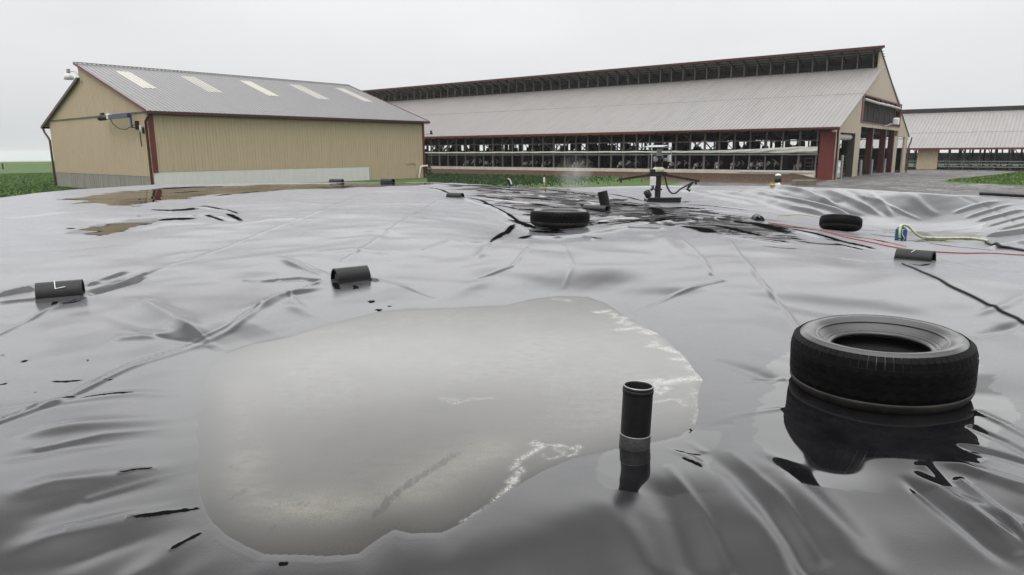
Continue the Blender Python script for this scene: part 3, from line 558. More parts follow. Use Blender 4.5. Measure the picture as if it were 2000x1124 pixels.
silt = silt * smooth(.0, .3, sd)
mud = mud * (.30 + .70 * smooth(.0, .22, _e([(745, 1050), (700, 1082), (570, 1082), (480, 1065), (420, 1022)])))
k = NT('murky_water')
co = k.coord(); n1 = k.noise(1.6, 7, co, .6, .7); n2 = k.noise(10, 6, k.coord((1, 1.6, 1)), .6); n3 = k.noise(130, 3, co, .7)
fv = k.noise(13, 5, co, .62, 2.2); fv2 = k.noise(34, 4, co, .6, 1.5)
lace = k.math('MAXIMUM', k.rng(k.math('ABSOLUTE', k.math('SUBTRACT', fv, .5)), .0, .055, 1, 0), k.math('MULTIPLY', k.rng(k.math('ABSOLUTE', k.math('SUBTRACT', fv2, .5)), .0, .07, 1, 0), .7))
fo = k.math('MULTIPLY', k.math('MULTIPLY', k.math('POWER', k.attr('foam'), 1.3), lace), .5)
fo = k.math('MAXIMUM', fo, k.rng(k.math('ADD', k.attr('foam'), k.math('MULTIPLY', k.math('SUBTRACT', fv2, .5), 1.6)), 1.02, 1.35, 0, .5))
sc_ = k.rng(k.math('ADD', k.attr('scrape'), k.math('MULTIPLY', k.math('SUBTRACT', k.noise(30, 6, k.coord((1, .35, 1), rot=(0, 0, .75)), .7), .5), 2.6)), .55, .95, 0, 1)
m_ = k.math('MULTIPLY', k.math('POWER', k.attr('mud'), .8), k.rng(n1, .3, .66, .55, 1.0))
c0 = k.mix(m_, (.010, .010, .010), (.102, .099, .090))
c1 = k.mix(k.math('MULTIPLY', k.rng(n2, .44, .66, 0, .75), m_), c0, (.046, .041, .032))
c1 = k.mix(k.math('MULTIPLY', k.attr('silt'), k.rng(n2, .3, .6, .45, 1)), c1, (.165, .154, .128))
c1 = k.mix(k.math('MULTIPLY', k.attr('deep'), k.rng(n1, .35, .6, .5, 1)), c1, (.022, .020, .016))
c2 = k.mix(k.rng(n3, .38, .66, 0, .6), c1, (.04, .036, .030))
c3 = k.mix(k.math('MULTIPLY', sc_, .75), c2, (.03, .028, .025))
M['water'] = k.set(Base_Color=k.mix(fo, c3, (.78, .78, .74)), Roughness=k.rng(fo, 0, 1, .04, .6), IOR=1.42)
idx = keep.reshape(GX.shape); q = []
V = np.stack([gx_, gy_, np.zeros(len(gx_))], -1)
cell = idx[:-1, :-1] & idx[1:, :-1] & idx[:-1, 1:] & idx[1:, 1:]
a, b = np.nonzero(cell); nC = GX.shape[1]; q = np.stack([a * nC + b, a * nC + b + 1, (a + 1) * nC + b + 1, (a + 1) * nC + b], -1)
used, inv = np.unique(q, return_inverse=True); q = inv.reshape(-1, 4)
me = bpy.data.meshes.new('water'); me.vertices.add(len(used)); me.vertices.foreach_set('co', V[used].astype(np.float32).ravel())
me.loops.add(q.size); me.loops.foreach_set('vertex_index', q.astype(np.int32).ravel()); me.polygons.add(len(q)); me.polygons.foreach_set('loop_start', np.arange(0, q.size, 4, dtype=np.int32)); me.update(calc_edges=True)
for nm, a_ in (('foam', foam), ('scrape', scr), ('mud', mud), ('deep', deep), ('silt', silt)):
    at = me.attributes.new(nm, 'FLOAT', 'POINT'); at.data.foreach_set('value', a_[used].astype(np.float32))
me.materials.append(M['water']); wo = bpy.data.objects.new('water', me); COL.objects.link(wo); tag(wo, kind='structure')

# ------------------------------------------------------------------ ground
TH_B = .914; BC = Vector((23.15, 50, 0)); BE = Vector((math.cos(TH_B), math.sin(TH_B), 0)); BD = Vector((-math.sin(TH_B), math.cos(TH_B), 0))
TH_S = .703; SC = Vector((-22.616, 44, 0)); SA = Vector((math.sin(TH_S), math.cos(TH_S), 0)); SB = Vector((-math.cos(TH_S), math.sin(TH_S), 0))
def barn_ls(x, y):
    dx, dy = x - BC.x, y - BC.y; return dx * BD.x + dy * BD.y, dx * BE.x + dy * BE.y
def ground_h(x, y):
    x = np.asarray(x, float); y = np.asarray(y, float); r = np.hypot(x, y); az = np.degrees(np.arctan2(x, y))
    l, s = barn_ls(x, y)
    z = np.full(len(x), -.84)
    bank = smooth(-2.6, -.15, s) * smooth(.2, 3.0, l) * (s < 6)
    z = z + .46 * bank
    z = z + .12 * smooth(10, 2, np.abs(l + 3)) * smooth(-8, 0, s) * (l < 3)
    z = z - .65 * smooth(48, 85, y) * smooth(30, 48, x)
    # grass mound on the right
    mx_, my_ = x - 40.3, y - 42.5; u = mx_ * .8 + my_ * .6; v = -mx_ * .6 + my_ * .8
    z = z + 1.05 * np.exp(-(u / 10) ** 4) * np.exp(-(v / 8.0) ** 4)
    # the field falls gently away, then the land drops behind its far edge
    z = z + .05 * np.sin(x * .11 + y * .07) * smooth(30, 60, r) * (x < -25)
    left = smooth(-22, -30, az)
    z = z - left * .25 * smooth(32, 45, r) 
    z = z - 26 * smooth(265, 900, r)
    return z
azg = np.radians(np.concatenate([np.linspace(-180, -50, 40, endpoint=False), np.linspace(-50, 50, 420, endpoint=False), np.linspace(50, 180, 40, endpoint=False)]))
rg = np.concatenate([[.4, 4, 8, 11], np.geomspace(13, 120, 300), np.geomspace(124, 3500, 50)])
GXX = (np.sin(azg)[None] * rg[:, None]).ravel(); GYY = (np.cos(azg)[None] * rg[:, None]).ravel(); GZ = ground_h(GXX, GYY)
GZ = np.where(np.hypot(GXX, GYY) < 12, -1.2, GZ)
l, s = barn_ls(GXX, GYY)
gravel = np.clip(smooth(10.5, 7.0, l) * (GYY < 130) * smooth(-24, -14, GXX - 8) * smooth(8, 14, GXX), 0, 1)
mound = smooth(.10, .28, GZ + .84 + .65 * smooth(48, 85, GYY) * smooth(30, 48, GXX)) * (GXX > 18) * (l < -3)
grass_right = smooth(62, 70, GXX) * smooth(50, 60, GYY)
gravel = gravel * (1 - mound) * (1 - smooth(0, 6, GYY - (95 + 0 * GXX)))
dirt = smooth(-2.3, -1.6, s) * smooth(.5, 1, l) * (s < 10) * (l < 88) + smooth(17, 9, l) * smooth(-9, -3, s) * (l > 0) * (s < 3)
dirt = np.clip(dirt, 0, 1)
k = NT('ground')
co = k.coord(); g1 = k.noise(.9, 6, co); g2 = k.noise(7, 5, co); g3 = k.noise(28, 4, co); gbig = k.noise(.06, 4, co)
grass = k.mix(k.rng(g2, .3, .7, 0, 1), (.030, .065, .014), (.085, .15, .032))
grass = k.mix(k.rng(gbig, .4, .6, 0, .5), grass, (.075, .115, .045))
gs = k.noise(4.5, 6, co, .8); gt = k.noise(1.0, 5, k.coord((.5, .12, 1), rot=(0, 0, .45)), .6)
grav = k.mix(k.rng(gs, .40, .60, 0, 1), (.045, .045, .047), (.23, .225, .22)); grav = k.mix(k.rng(gt, .42, .62, 0, .75), grav, (.07, .066, .062)); grav = k.mix(k.rng(g1, .5, .7, 0, .6), grav, (.26, .255, .25))
drt = k.mix(k.rng(g2, .3, .7, 0, 1), (.040, .024, .016), (.115, .075, .050)); vor = k.n('ShaderNodeTexVoronoi'); vor.inputs['Scale'].default_value = 2.2; k.l(co, vor.inputs[0])
drt = k.mix(k.rng(vor.outputs[0], .0, .16, .8, 0), drt, (.38, .34, .29))
edge = k.math('MULTIPLY', k.math('SUBTRACT', g1, .5), .9)
fg = k.rng(k.math('ADD', k.attr('gravel'), edge), .42, .58, 0, 1); fd = k.rng(k.math('ADD', k.attr('dirt'), edge), .4, .6, 0, 1)
k.bump(k.math('ADD', g2, k.math('MULTIPLY', g3, .5)), .6, .12)
M['ground'] = k.set(Base_Color=k.mix(fd, k.mix(fg, grass, grav), drt), Roughness=.9, Specular_IOR_Level=.25)
tag(grid_mesh('ground', np.stack([GXX, GYY, GZ], -1), len(rg), len(azg), M['ground'], {'gravel': gravel, 'dirt': dirt}, wrap=True), kind='structure')

def blades(name, X, Y, hgt, wid, m, lab):
    """many small leaves as one mesh of bent triangles"""
    n = len(X); Z = ground_h(X, Y); a = rng.uniform(0, 6.283, n); h = hgt * rng.uniform(.5, 1.2, n); w_ = wid * rng.uniform(.6, 1.3, n)
    lean = rng.uniform(.1, .9, n) * h; b = rng.uniform(0, 6.283, n)
    P0 = np.stack([X - np.cos(a) * w_, Y - np.sin(a) * w_, Z - .02], -1); P1 = np.stack([X + np.cos(a) * w_, Y + np.sin(a) * w_, Z - .02], -1)
    mx_, my_ = X + np.cos(b) * lean * .4, Y + np.sin(b) * lean * .4
    P2 = np.stack([mx_ + np.cos(a) * w_ * 1.2, my_ + np.sin(a) * w_ * 1.2, Z + h * .7], -1); P3 = np.stack([mx_ - np.cos(a) * w_ * 1.2, my_ - np.sin(a) * w_ * 1.2, Z + h * .7], -1)
    P4 = np.stack([X + np.cos(b) * lean, Y + np.sin(b) * lean, Z + h], -1)
    V = np.stack([P0, P1, P2, P3, P4], 1).reshape(-1, 3); o = np.arange(n)[:, None] * 5
    me = bpy.data.meshes.new(name); F = (o + np.array([[0, 1, 2, 3]])).tolist() + (o + np.array([[3, 2, 4]])).tolist()
    me.from_pydata(V.tolist(), [], F); me.materials.append(m); ob = bpy.data.objects.new(name, me); COL.objects.link(ob)
    return tag(ob, kind='stuff', label=lab, cat='grass')
def leafmat(name, c1, c2):
    k = NT(name); n = k.noise(1.1, 5); n2 = k.noise(14, 3)
    return k.set(Base_Color=k.mix(k.rng(n2, .3, .7, 0, 1), k.mix(k.rng(n, .35, .65, 0, 1), c1, c2), c1), Roughness=.6, Specular_IOR_Level=.3)
M['crop'] = leafmat('crop_leaf', (.06, .12, .026), (.13, .23, .05)); M['grass'] = leafmat('grass_leaf', (.06, .115, .022), (.14, .22, .045)); M['grass_dark'] = leafmat('dark_grass_leaf', (.018, .045, .010), (.05, .095, .02))
def sample(n, lo_az, hi_az, r0, r1):
    a = np.radians(rng.uniform(lo_az, hi_az, n)); r = np.sqrt(rng.uniform(r0 * r0, r1 * r1, n)); return np.sin(a) * r, np.cos(a) * r
x, y = sample(60000, -41, -31.5, 28, 110); kk = ((x - SC.x) * SB.x + (y - SC.y) * SB.y > 19.5) | ((x - SC.x) * SA.x + (y - SC.y) * SA.y < -1.0)
blades('field_crop', x[kk], y[kk], .13, .04, M['crop'], 'low green leafy crop covering the field left of the tan shed')
x = rng.uniform(20, 50, 90000); y = rng.uniform(26, 58, 90000); l, s = barn_ls(x, y)
gz = ground_h(x, y); kk = (gz > -.62 - .65 * smooth(48, 85, y) * smooth(30, 48, x)) & (x > 18) & (l < -4)
blades('mound_grass', x[kk], y[kk], .10, .025, M['grass'], 'bright green grass growing on the mound at the right edge')
l = rng.uniform(9, 60, 36000); s = rng.uniform(-22, -1.9, 36000); x = BC.x + BD.x * l + BE.x * s; y = BC.y + BD.y * l + BE.y * s
kk = (np.degrees(np.arctan2(x, y)) > -6.9) & (s < -1.9 - rng.uniform(0, .5, len(s))) & (l > 17 + rng.normal(0, 2.5, len(l)) + (s > -6) * 2)
blades('verge_grass', x[kk], y[kk], .16, .035, M['grass_dark'], 'strip of short dark grass between the lagoon cover and the barn bank')

# ------------------------------------------------------------------ tan storage shed
SL, SW, EAVE, RIDGE, SR, LOWR = 23.15, 18.2, 4.10, 7.66, 10.68, 6.66
shed = thing('storage_shed', 'tan ribbed metal shed with grey roof, five pale skylights and dark red trim', 'shed', SC, math.pi / 2 - TH_S)
ZB = -1.5
def rake(y):  # height of the end wall along its width
    return EAVE + (RIDGE - EAVE) * y / SR if y <= SR else LOWR - (LOWR - 4.02) * (y - SR) / (SW - SR)
MB().ribbed((17.05, 0, 0), (1, 0, 0), SL - 17.05, (0, 0, 1), ZB, EAVE - .02, .229, .05, .022, (0, -1, 0)).ribbed((0, 0, 0), (1, 0, 0), 17.05, (0, 0, 1), .25, EAVE - .02, .229, .05, .022, (0, -1, 0)).build('side_wall', M['tan'], shed)
MB().ribbed((0, SW, 0), (0, -1, 0), SW, (0, 0, 1), -.02, lambda t: min(rake(SW - t) - .02, 3.93 + .0 * t), .229, .05, .022, (-1, 0, 0)).build('end_wall', M['tan'], shed)
MB().ribbed((0, SW, 0), (0, -1, 0), SW, (0, 0, 1), 4.0, lambda t: max(4.0, rake(SW - t) - .03), .229, .05, .022, (-1, 0, 0)).build('gable_wall', M['tan'], shed)
MB().box((.02, SW - .05, ZB), (SL, SW, 4.0)).box((SL - .05, .02, ZB), (SL, SW - .06, 4.0)).add([(SL, .02, 4.01), (SL, SW, 4.01), (SL, SR, LOWR), (SL, SR, RIDGE - .1)], [[0, 1, 2, 3]]).build('back_wall', M['tan'], shed)
MB().bar((-.03, .0, 3.965), (-.03, SW - .4, 3.965), .06, .09).build('belt_trim', M['timber'], shed)
cw = MB().box((0.02, .012, ZB), (17.03, .16, .245)); cw.build('concrete_base', M['concrete_clean'], shed)
MB().box((.012, .17, ZB), (.2, SW - .06, -.025)).build('end_concrete_base', M['concrete'], shed)
MB().box((0, .165, -.02), (.018, .55, .25)).build('base_patch', M['tan'], shed)
# roof planes
sl = Vector((0, SR, RIDGE - EAVE)).normalized(); nn = Vector((0, -(RIDGE - EAVE), SR)).normalized(); slen = math.hypot(SR, RIDGE - EAVE)
ov = .42
roof = MB().ribbed(Vector((-.22, 0, EAVE + .05)) - sl * ov, (1, 0, 0), SL + .5, sl, 0, slen + ov + .12, .305, .07, .035, nn)
o_ = Vector((-.2, 0, EAVE + .02)) - sl * ov; e_ = sl * (slen + ov + .1)
roof.add([o_, o_ + Vector((SL + .46, 0, 0)), o_ + Vector((SL + .46, 0, 0)) + e_, o_ + e_, o_ - nn * .07, o_ + Vector((SL + .46, 0, 0)) - nn * .07, o_ + Vector((SL + .46, 0, 0)) + e_ - nn * .07, o_ + e_ - nn * .07], [[4, 7, 6, 5], [0, 1, 5, 4], [1, 2, 6, 5], [2, 3, 7, 6], [3, 0, 4, 7]])
roof = roof.build('roof', M['roof'], shed)
for x0 in (1.85, 6.6, 11.3, 16.0, 20.7):
    c_ = math.hypot(1, .333)
    s = MB().ribbed(Vector((x0, 0, EAVE + .05)) + nn * .012, (1, 0, 0), 1.08, sl, 4.95 * c_ , 9.25 * c_, .305, .07, .036, nn).build('skylight', M['skylight'], roof)
MB().bar(Vector((-.2, SR + .02, RIDGE + .13)), Vector((SL + .26, SR + .02, RIDGE + .13)), .16, .03).build('ridge_cap', M['brown'], roof)
# far roof plane, lower, with a step at the ridge
s2 = Vector((0, SW - SR, 4.02 - LOWR)).normalized(); n2 = Vector((0, LOWR - 4.02, SW - SR)).normalized()
b2 = MB(); o2 = Vector((-.2, SR - .2, LOWR + .02)); e2 = s2 * (math.hypot(SW - SR, LOWR - 4.02) + 1.5)
b2.ribbed(o2 + n2 * .05, (1, 0, 0), SL + .46, s2, 0, e2.length, .305, .07, .035, n2)
b2.add([o2, o2 + Vector((SL + .46, 0, 0)), o2 + Vector((SL + .46, 0, 0)) + e2, o2 + e2], [[3, 2, 1, 0]]); b2.build('roof', M['roof'], shed)
MB().box((.05, SR - .04, LOWR + .1), (SL, SR + .02, RIDGE - .06)).build('ridge_step', M['tan'], shed)
# trim
gz_ = EAVE + .02 - sl.z * ov; gy_ = -sl.y * ov
MB().box((-.24, gy_ - .13, gz_ - .15), (SL + .3, gy_ - .005, gz_ + .015)).box((-.2, gy_, gz_ - .20), (SL + .25, -.03, gz_ - .17)).build('gutter', M['brown'], shed)
f = MB(); p0 = Vector((-.235, 0, EAVE + .03)) - sl * (ov - .02); f.bar(p0, p0 + sl * (slen + ov + .08), .03, .17, nn); f.build('rake_trim', M['red'], shed)
f = MB(); p0 = Vector((SL + .3, 0, EAVE + .03)) - sl * (ov - .02); f.bar(p0, p0 + sl * (slen + ov + .08), .03, .14, nn); f.build('rake_trim', M['red'], shed)
f = MB(); f.bar(o2 + Vector((-.03, 0, -.02)), o2 + e2 + Vector((-.03, 0, -.02)), .03, .2, n2); f.build('rake_trim', M['brown'], shed)
MB().box((-.035, -.035, .22), (.3, -.026, EAVE - .2)).build('corner_trim', M['red'], shed)
MB().box((SL - .22, -.035, ZB), (SL + .03, -.026, EAVE - .25)).box((SL + .005, -.02, ZB), (SL + .03, .2, EAVE - .25)).build('corner_trim', M['red'], shed)
MB().tube([(-.12, gy_ - .06, gz_ - .1), (-.14, gy_ - .03, gz_ - .3), (-.13, .1, gz_ - .62), (-.10, .16, gz_ - .8), (-.10, .16, 1), (-.10, .16, ZB)], .075, 8).build('downspout', M['brown'], shed)
ez = (o2 + e2)
MB().box((-.25, ez.y, ez.z - .13), (SL + .3, ez.y + .13, ez.z + .02)).build('gutter', M['brown'], shed)
MB().tube([(-.12, ez.y + .02, ez.z - .08), (-.12, ez.y - .25, ez.z - .45), (-.10, SW + .35, ez.z - .85), (-.10, SW + .06, ez.z - 1.1), (-.10, SW + .06, 1), (-.10, SW + .06, ZB)], .085, 8).build('downspout', M['brown'], shed)
# timber ledger on the side wall
MB().box((21.05, -.06, .42), (22.05, -.024, .5)).box((21.1, -.055, .33), (21.16, -.024, .42)).box((21.9, -.055, .28), (21.96, -.024, .42)).build('ledger', M['tan'], shed)

def shed_pt(x, y, z): return SC + SA * x + SB * y + Vector((0, 0, z))
# yard lamp on a gooseneck by the ridge of the shed
lp = thing('yard_lamp', 'white yard lamp on a gooseneck arm beside the shed ridge', 'lamp', shed_pt(0, 10.35, 6.62), math.pi / 2 - TH_S)
MB().tube([(-.02, -.15, -.2), (-.05, 0, .15), (-.12, .55, .52), (-.15, 1.15, .62), (-.15, 1.62, .60)], .03, 8).box((-.06, -.22, -.3), (-.02, -.08, -.1)).build('arm', M['galv'], lp)
hd = MB().box((-.25, 1.70, .50), (-.04, 1.94, .86), bev=.04).build('ballast_box', M['galv'], lp)
MB().lathe([(.14, .50), (.28, .44), (.33, .08), (.31, .08), (.26, .42), (.0, .47)], 24, Matrix.Translation((-.15, 1.82, 0))).build('shade', M['white_paint'], lp)
# blue beam with a motor
bm_ = thing('mixer_motor', 'blue steel beam with a black electric motor, bolted to the shed end wall', 'motor', shed_pt(-.05, 1.3, 3.35), math.pi / 2 - TH_S)
MB().box((-.62, .1, .30), (-.42, 3.1, .56)).box((-.44, .05, -.3), (-.36, .22, .52)).build('beam', M['blue_paint'], bm_)
MB().box((-.42, .08, -.34), (.04, .2, -.28)).box((-.2, .05, -.45), (.03, .12, .1)).build('bracket', M['rust'], bm_)
mb = MB().lathe([(0, 0), (.13, 0), (.16, .08), (.16, .85), (.18, .88), (.18, .95), (.12, 1.0), (.12, 1.35), (0, 1.38)], 20, Matrix.Translation((-.52, 4.9, .42)) @ Matrix.Rotation(math.pi / 2, 4, 'X'))
for i in range(9): mb.lathe([(.163, 0), (.18, 0), (.18, .03), (.163, .03)], 20, Matrix.Translation((-.52, 4.8 - .08 * i, .42)) @ Matrix.Rotation(math.pi / 2, 4, 'X'), closed=True)
mb.box((-.62, 4.2, .57), (-.44, 4.5, .74)); mo = mb.build('motor', M['black_paint'], bm_)
MB().box((-.68, 3.08, .28), (-.38, 3.36, .62), bev=.05).box((-.58, 3.2, .62), (-.47, 3.45, .70)).build('gearbox', M['pvc'], mo)
MB().tube([(-.5, 3.1, .3), (-.5, 2.8, .0), (-.45, 2.0, -.35), (-.4, 1.1, -.42), (-.3, .5, -.25), (-.1, .2, -.1)], .025, 6).build('cable', M['rope'], bm_)
jb = thing('junction_box', 'small pale electrical box on the shed end wall below the blue beam', 'electrical box', shed_pt(-.04, .75, 2.75), math.pi / 2 - TH_S)
MB().box((-.14, 0, .1), (0, .28, .42), bev=.02).build('case', M['pvc'], jb); MB().box((-.12, -.16, -.1), (0, -.06, .28)).tube([(-.1, .3, 0), (-.1, .3, -.5), (-.06, .35, -.9)], .03, 6).build('switch', M['black_paint'], jb)
wl = thing('wall_lamp', 'small dark lamp sticking out from the far right end of the shed', 'lamp', shed_pt(SL + .02, .1, 2.95), math.pi / 2 - TH_S)
MB().tube([(0, 0, 0), (.5, 0, 0), (.85, 0, .02)], .035, 6).build('arm', M['galv'], wl); MB().lathe([(0, .12), (.1, .1), (.16, -.08), (.14, -.08), (0, .0)], 16, Matrix.Translation((.95, 0, .05))).box((.88, -.06, .1), (1.02, .06, .3)).build('shade', M['rust'], wl)
pv = thing('vent_pipe', 'cream plastic pipe bent out of the shed wall at its right corner', 'pipe', shed_pt(SL - .35, -.18, -1.2), math.pi / 2 - TH_S)
MB().tube([(-.65, -.02, 0), (-.5, -.02, .7), (-.36, -.02, 1.25), (-.25, -.02, 1.34), (-.1, -.02, 1.37), (.35, -.02, 1.38)], .085, 12).build('pipe', M['pvc'], pv); MB().tube([(.33, -.02, 1.38), (.45, -.02, 1.38)], .1, 12).build('coupling', M['pvc'], pv)
# dark shrub against the far corner of the shed
k = NT('dark_needles'); n = k.noise(9, 4); M['needles'] = k.set(Base_Color=k.mix(k.rng(n, .3, .7, 0, 1), (.012, .02, .010), (.035, .055, .022)), Roughness=.7)
sh = thing('evergreen_shrub', 'narrow dark evergreen shrub against the right corner of the shed', 'shrub', shed_pt(SL + .75, .6, -.95), 0)
b = MB()
for i in range(1500):
    z = random.random() ** .8 * 2.1; rad = (.42 * (1 - (z / 2.2) ** 2) + .08) * random.uniform(.5, 1.1); a = random.uniform(0, 6.283); p = Vector((math.cos(a) * rad, math.sin(a) * rad, z + .1)); q = Vector((random.uniform(-1, 1), random.uniform(-1, 1), random.uniform(.2, 1))).normalized() * .13; t_ = Vector((random.uniform(-1, 1), random.uniform(-1, 1), 0)) * .045
    b.add([p - t_, p + t_, p + q], [[0, 1, 2]])
b.build('foliage', M['needles'], sh); MB().tube([(0, 0, -.2), (0, 0, 1.2), (0, 0, 2.0)], [.05, .035, .01], 8).build('stem', M['timber_dark'], sh)

# ------------------------------------------------------------------ freestall barn (local x across the gable, local y along the barn)
BW, BS, BEAVE, BN, BR, BLEN = 31.4, 12.95, 2.94, 8.08, 9.45, 84.0
barn = thing('cattle_barn', 'long open-sided cattle barn with pale ribbed roof and dark raised ridge vent', 'barn', BC, TH_B)
GB = -1.1
sb = Vector((BS + .6, 0, BN - BEAVE)).normalized(); nb = Vector((-(BN - BEAVE), 0, BS + .6)).normalized(); lb = math.hypot(BS + .6, BN - BEAVE)
o = Vector((-.62, -.35, BEAVE))
r = MB().ribbed(o + nb * .03, (0, 1, 0), BLEN, sb, 0, lb + .15, .305, .08, .035, nb)
r.add([o, o + Vector((0, BLEN, 0)), o + Vector((0, BLEN, 0)) + sb * lb, o + sb * lb], [[0, 1, 2, 3]])
nroof = r.build('roof', M['roof_barn'], barn)
for f_ in (.52,):
    p = o + sb * (lb * f_) + nb * .062; MB().bar(p, p + Vector((0, BLEN, 0)), .05, .012, nb).build('sheet_lap', M['roof_barn'], nroof)
# far slope, rising past the near slope and overhanging the vent
RE = Vector((BW + .7, 0, 2.66)); TOP = Vector((BS - .75, 0, BR + .30)); sf = (RE - TOP).normalized(); nf = Vector((-sf.z, 0, sf.x)); lf = (RE - TOP).length
q = TOP + Vector((0, -.08, 0))
r = MB().ribbed(q + nf * .05, (0, 1, 0), BLEN, sf, 0, lf, .305, .08, .035, nf)
r.add([q, q + Vector((0, BLEN, 0)), q + Vector((0, BLEN, 0)) + sf * lf, q + sf * lf], [[3, 2, 1, 0]])
froof = r.build('roof', M['roof_barn'], barn)
MB().box((TOP.x - .05, -.4, TOP.z - .15), (TOP.x - .005, BLEN - .3, TOP.z + .07)).build('ridge_fascia', M['brown'], froof)
r = MB()
for j in range(int(BLEN / 1.22)):
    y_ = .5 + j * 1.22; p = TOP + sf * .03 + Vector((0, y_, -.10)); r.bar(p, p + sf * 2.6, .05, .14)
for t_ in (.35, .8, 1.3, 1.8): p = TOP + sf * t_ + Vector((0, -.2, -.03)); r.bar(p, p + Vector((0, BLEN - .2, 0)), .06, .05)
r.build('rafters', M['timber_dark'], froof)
for j in range(int(BLEN / 1.22)):
    y_ = .5 + j * 1.22; MB().box((BS - .06, y_ - .045, BN - .05), (BS + .06, y_ + .045, BR - .12)).build('vent_post', M['galv'] if j % 1 else M['timber'], barn)
MB().box((BS + 1.2, .4, BN - 1.2), (BS + 1.3, BLEN - .6, BR - .75)).build('vent_backing', M['interior'], barn)
# eave fascia and gutter
MB().box((-.66, -.36, BEAVE - .17), (-.625, BLEN - .4, BEAVE + .02)).build('fascia', M['red'], barn)
MB().box((-.79, -.36, BEAVE - .12), (-.665, 14.0, BEAVE - .01)).build('gutter', M['brown'], barn)
MB().tube([(-.72, -.28, BEAVE - .1), (-.70, -.26, BEAVE - .35), (-.35, -.2, BEAVE - .75), (-.12, -.16, BEAVE - .95), (-.12, -.16, .5), (-.12, -.16, GB)], .07, 8).build('downspout', M['brown'], barn)
MB().tube([(BW + .74, -.28, 2.6), (BW + .6, -.26, 2.2), (BW + .15, -.16, 1.6), (BW + .12, -.16, GB)], .07, 8).build('downspout', M['brown'], barn)
# gable end
def far_z(x): return TOP.z + (RE.z - TOP.z) * (x - TOP.x) / (RE.x - TOP.x) - .05
def near_z(x): return BEAVE + (BN - BEAVE) * (x + .62) / (BS + .62) - .05
def gable_top(x): return near_z(x) if x < BS else far_z(x)
g = MB()
def gpanel(x0, x1, z0, z1f, step=.9):
    xs = sorted(set([x0, x1] + ([BS] if x0 < BS < x1 else [])))
    for a, c in zip(xs[:-1], xs[1:]):
        za = z1f(a + 1e-4) if callable(z1f) else z1f; zc = z1f(c - 1e-4) if callable(z1f) else z1f
        vs = [(a, 0, z0), (c, 0, z0), (c, 0, zc), (a, 0, za), (a, .16, z0), (c, .16, z0), (c, .16, zc), (a, .16, za)]
        g.add(vs, [[0, 1, 2, 3], [7, 6, 5, 4], [0, 3, 7, 4], [1, 5, 6, 2], [0, 4, 5, 1], [3, 2, 6, 7]])
DOOR_T = 2.62; MID_T = 3.18; WIN0, WIN1, WZ0, WZ1 = 7.85, 25.3, 3.55, 5.62
gpanel(0.0, 1.25, GB, DOOR_T); gpanel(6.2, 8.05, GB, DOOR_T); gpanel(23.35, 25.3, GB, DOOR_T); gpanel(29.5, BW, GB, DOOR_T)
gpanel(-.6, 8.05, DOOR_T + .002, gable_top); gpanel(25.302, BW + .5, DOOR_T + .002, gable_top)
gpanel(8.052, 25.3, MID_T, WZ0); gpanel(8.052, 25.3, WZ1, gable_top)
g.build('gable_wall', M['tan_barn'], barn)
fr = MB().box((7.5, -.05, WZ0 - .05), (8.1, .22, WZ1 + .12)).box((25.25, -.05, WZ0 - .05), (25.6, .22, WZ1 + .12)).box((8.1, -.04, WZ1 - .02), (25.25, .2, WZ1 + .1)).box((8.1, -.04, WZ0 - .08), (25.25, .2, WZ0 + .04))
win = fr.build('window_frame', M['red_panel'], barn)
for j in range(6): x_ = 8.1 + (j + 1) * 2.45; MB().box((x_ - .06, .05, WZ0), (x_ + .06, .14, WZ1)).build('mullion', M['timber_dark'], win)
MB().tube([(8.3, .02, WZ1 - .28), (14, .0, WZ1 - .34), (20, .0, WZ1 - .30), (25, .02, WZ1 - .32)], .11, 8).build('curtain_roll', M['curtain'], win)
MB().box((8.1, .35, WZ0), (25.2, .38, WZ1)).build('net_curtain', M['interior'], win)
for x_ in (12.6, 18.5, 22.9): MB().box((x_ - .02, -.05, GB), (x_ + .38, .45, MID_T + (.0 if x_ < 22 else -.02))).build('door_post', M['brown'], barn)
for x_ in (12.5, 18.4, 8.1): MB().tube([(x_, -.22, GB), (x_, -.22, .55)], .09, 10).build('bollard', M['galv'], barn)
MB().tube([(1.35, -.25, GB), (1.35, -.25, 1.0)], .09, 10).build('bollard', M['galv'], barn)
MB().box((6.05, .0, GB), (6.18, .5, DOOR_T)).build('door_jamb', M['timber_dark'], barn)
MB().box((1.27, .17, GB), (1.4, .6, DOOR_T)).build('door_jamb', M['timber_dark'], barn)
MB().tube([(1.4, .4, DOOR_T - .28), (6.0, .4, DOOR_T - .28)], .24, 12).build('roll_door', M['curtain'], barn)
MB().box((25.31, .0, GB), (25.45, .5, DOOR_T)).build('door_jamb', M['brown'], barn)
MB().box((.05, -.2, -.2), (.4, -.01, .75)).build('meter_box', M['galv'], barn)
# red ribbed panel at the near corner of the open side
MB().ribbed((-.02, .02, 0), (0, 1, 0), 1.05, (0, 0, 1), GB, BEAVE - .2, .21, .05, .02, (-1, 0, 0)).box((-.015, .02, GB), (.05, 1.05, BEAVE - .2)).build('corner_panel', M['red_panel'], barn)
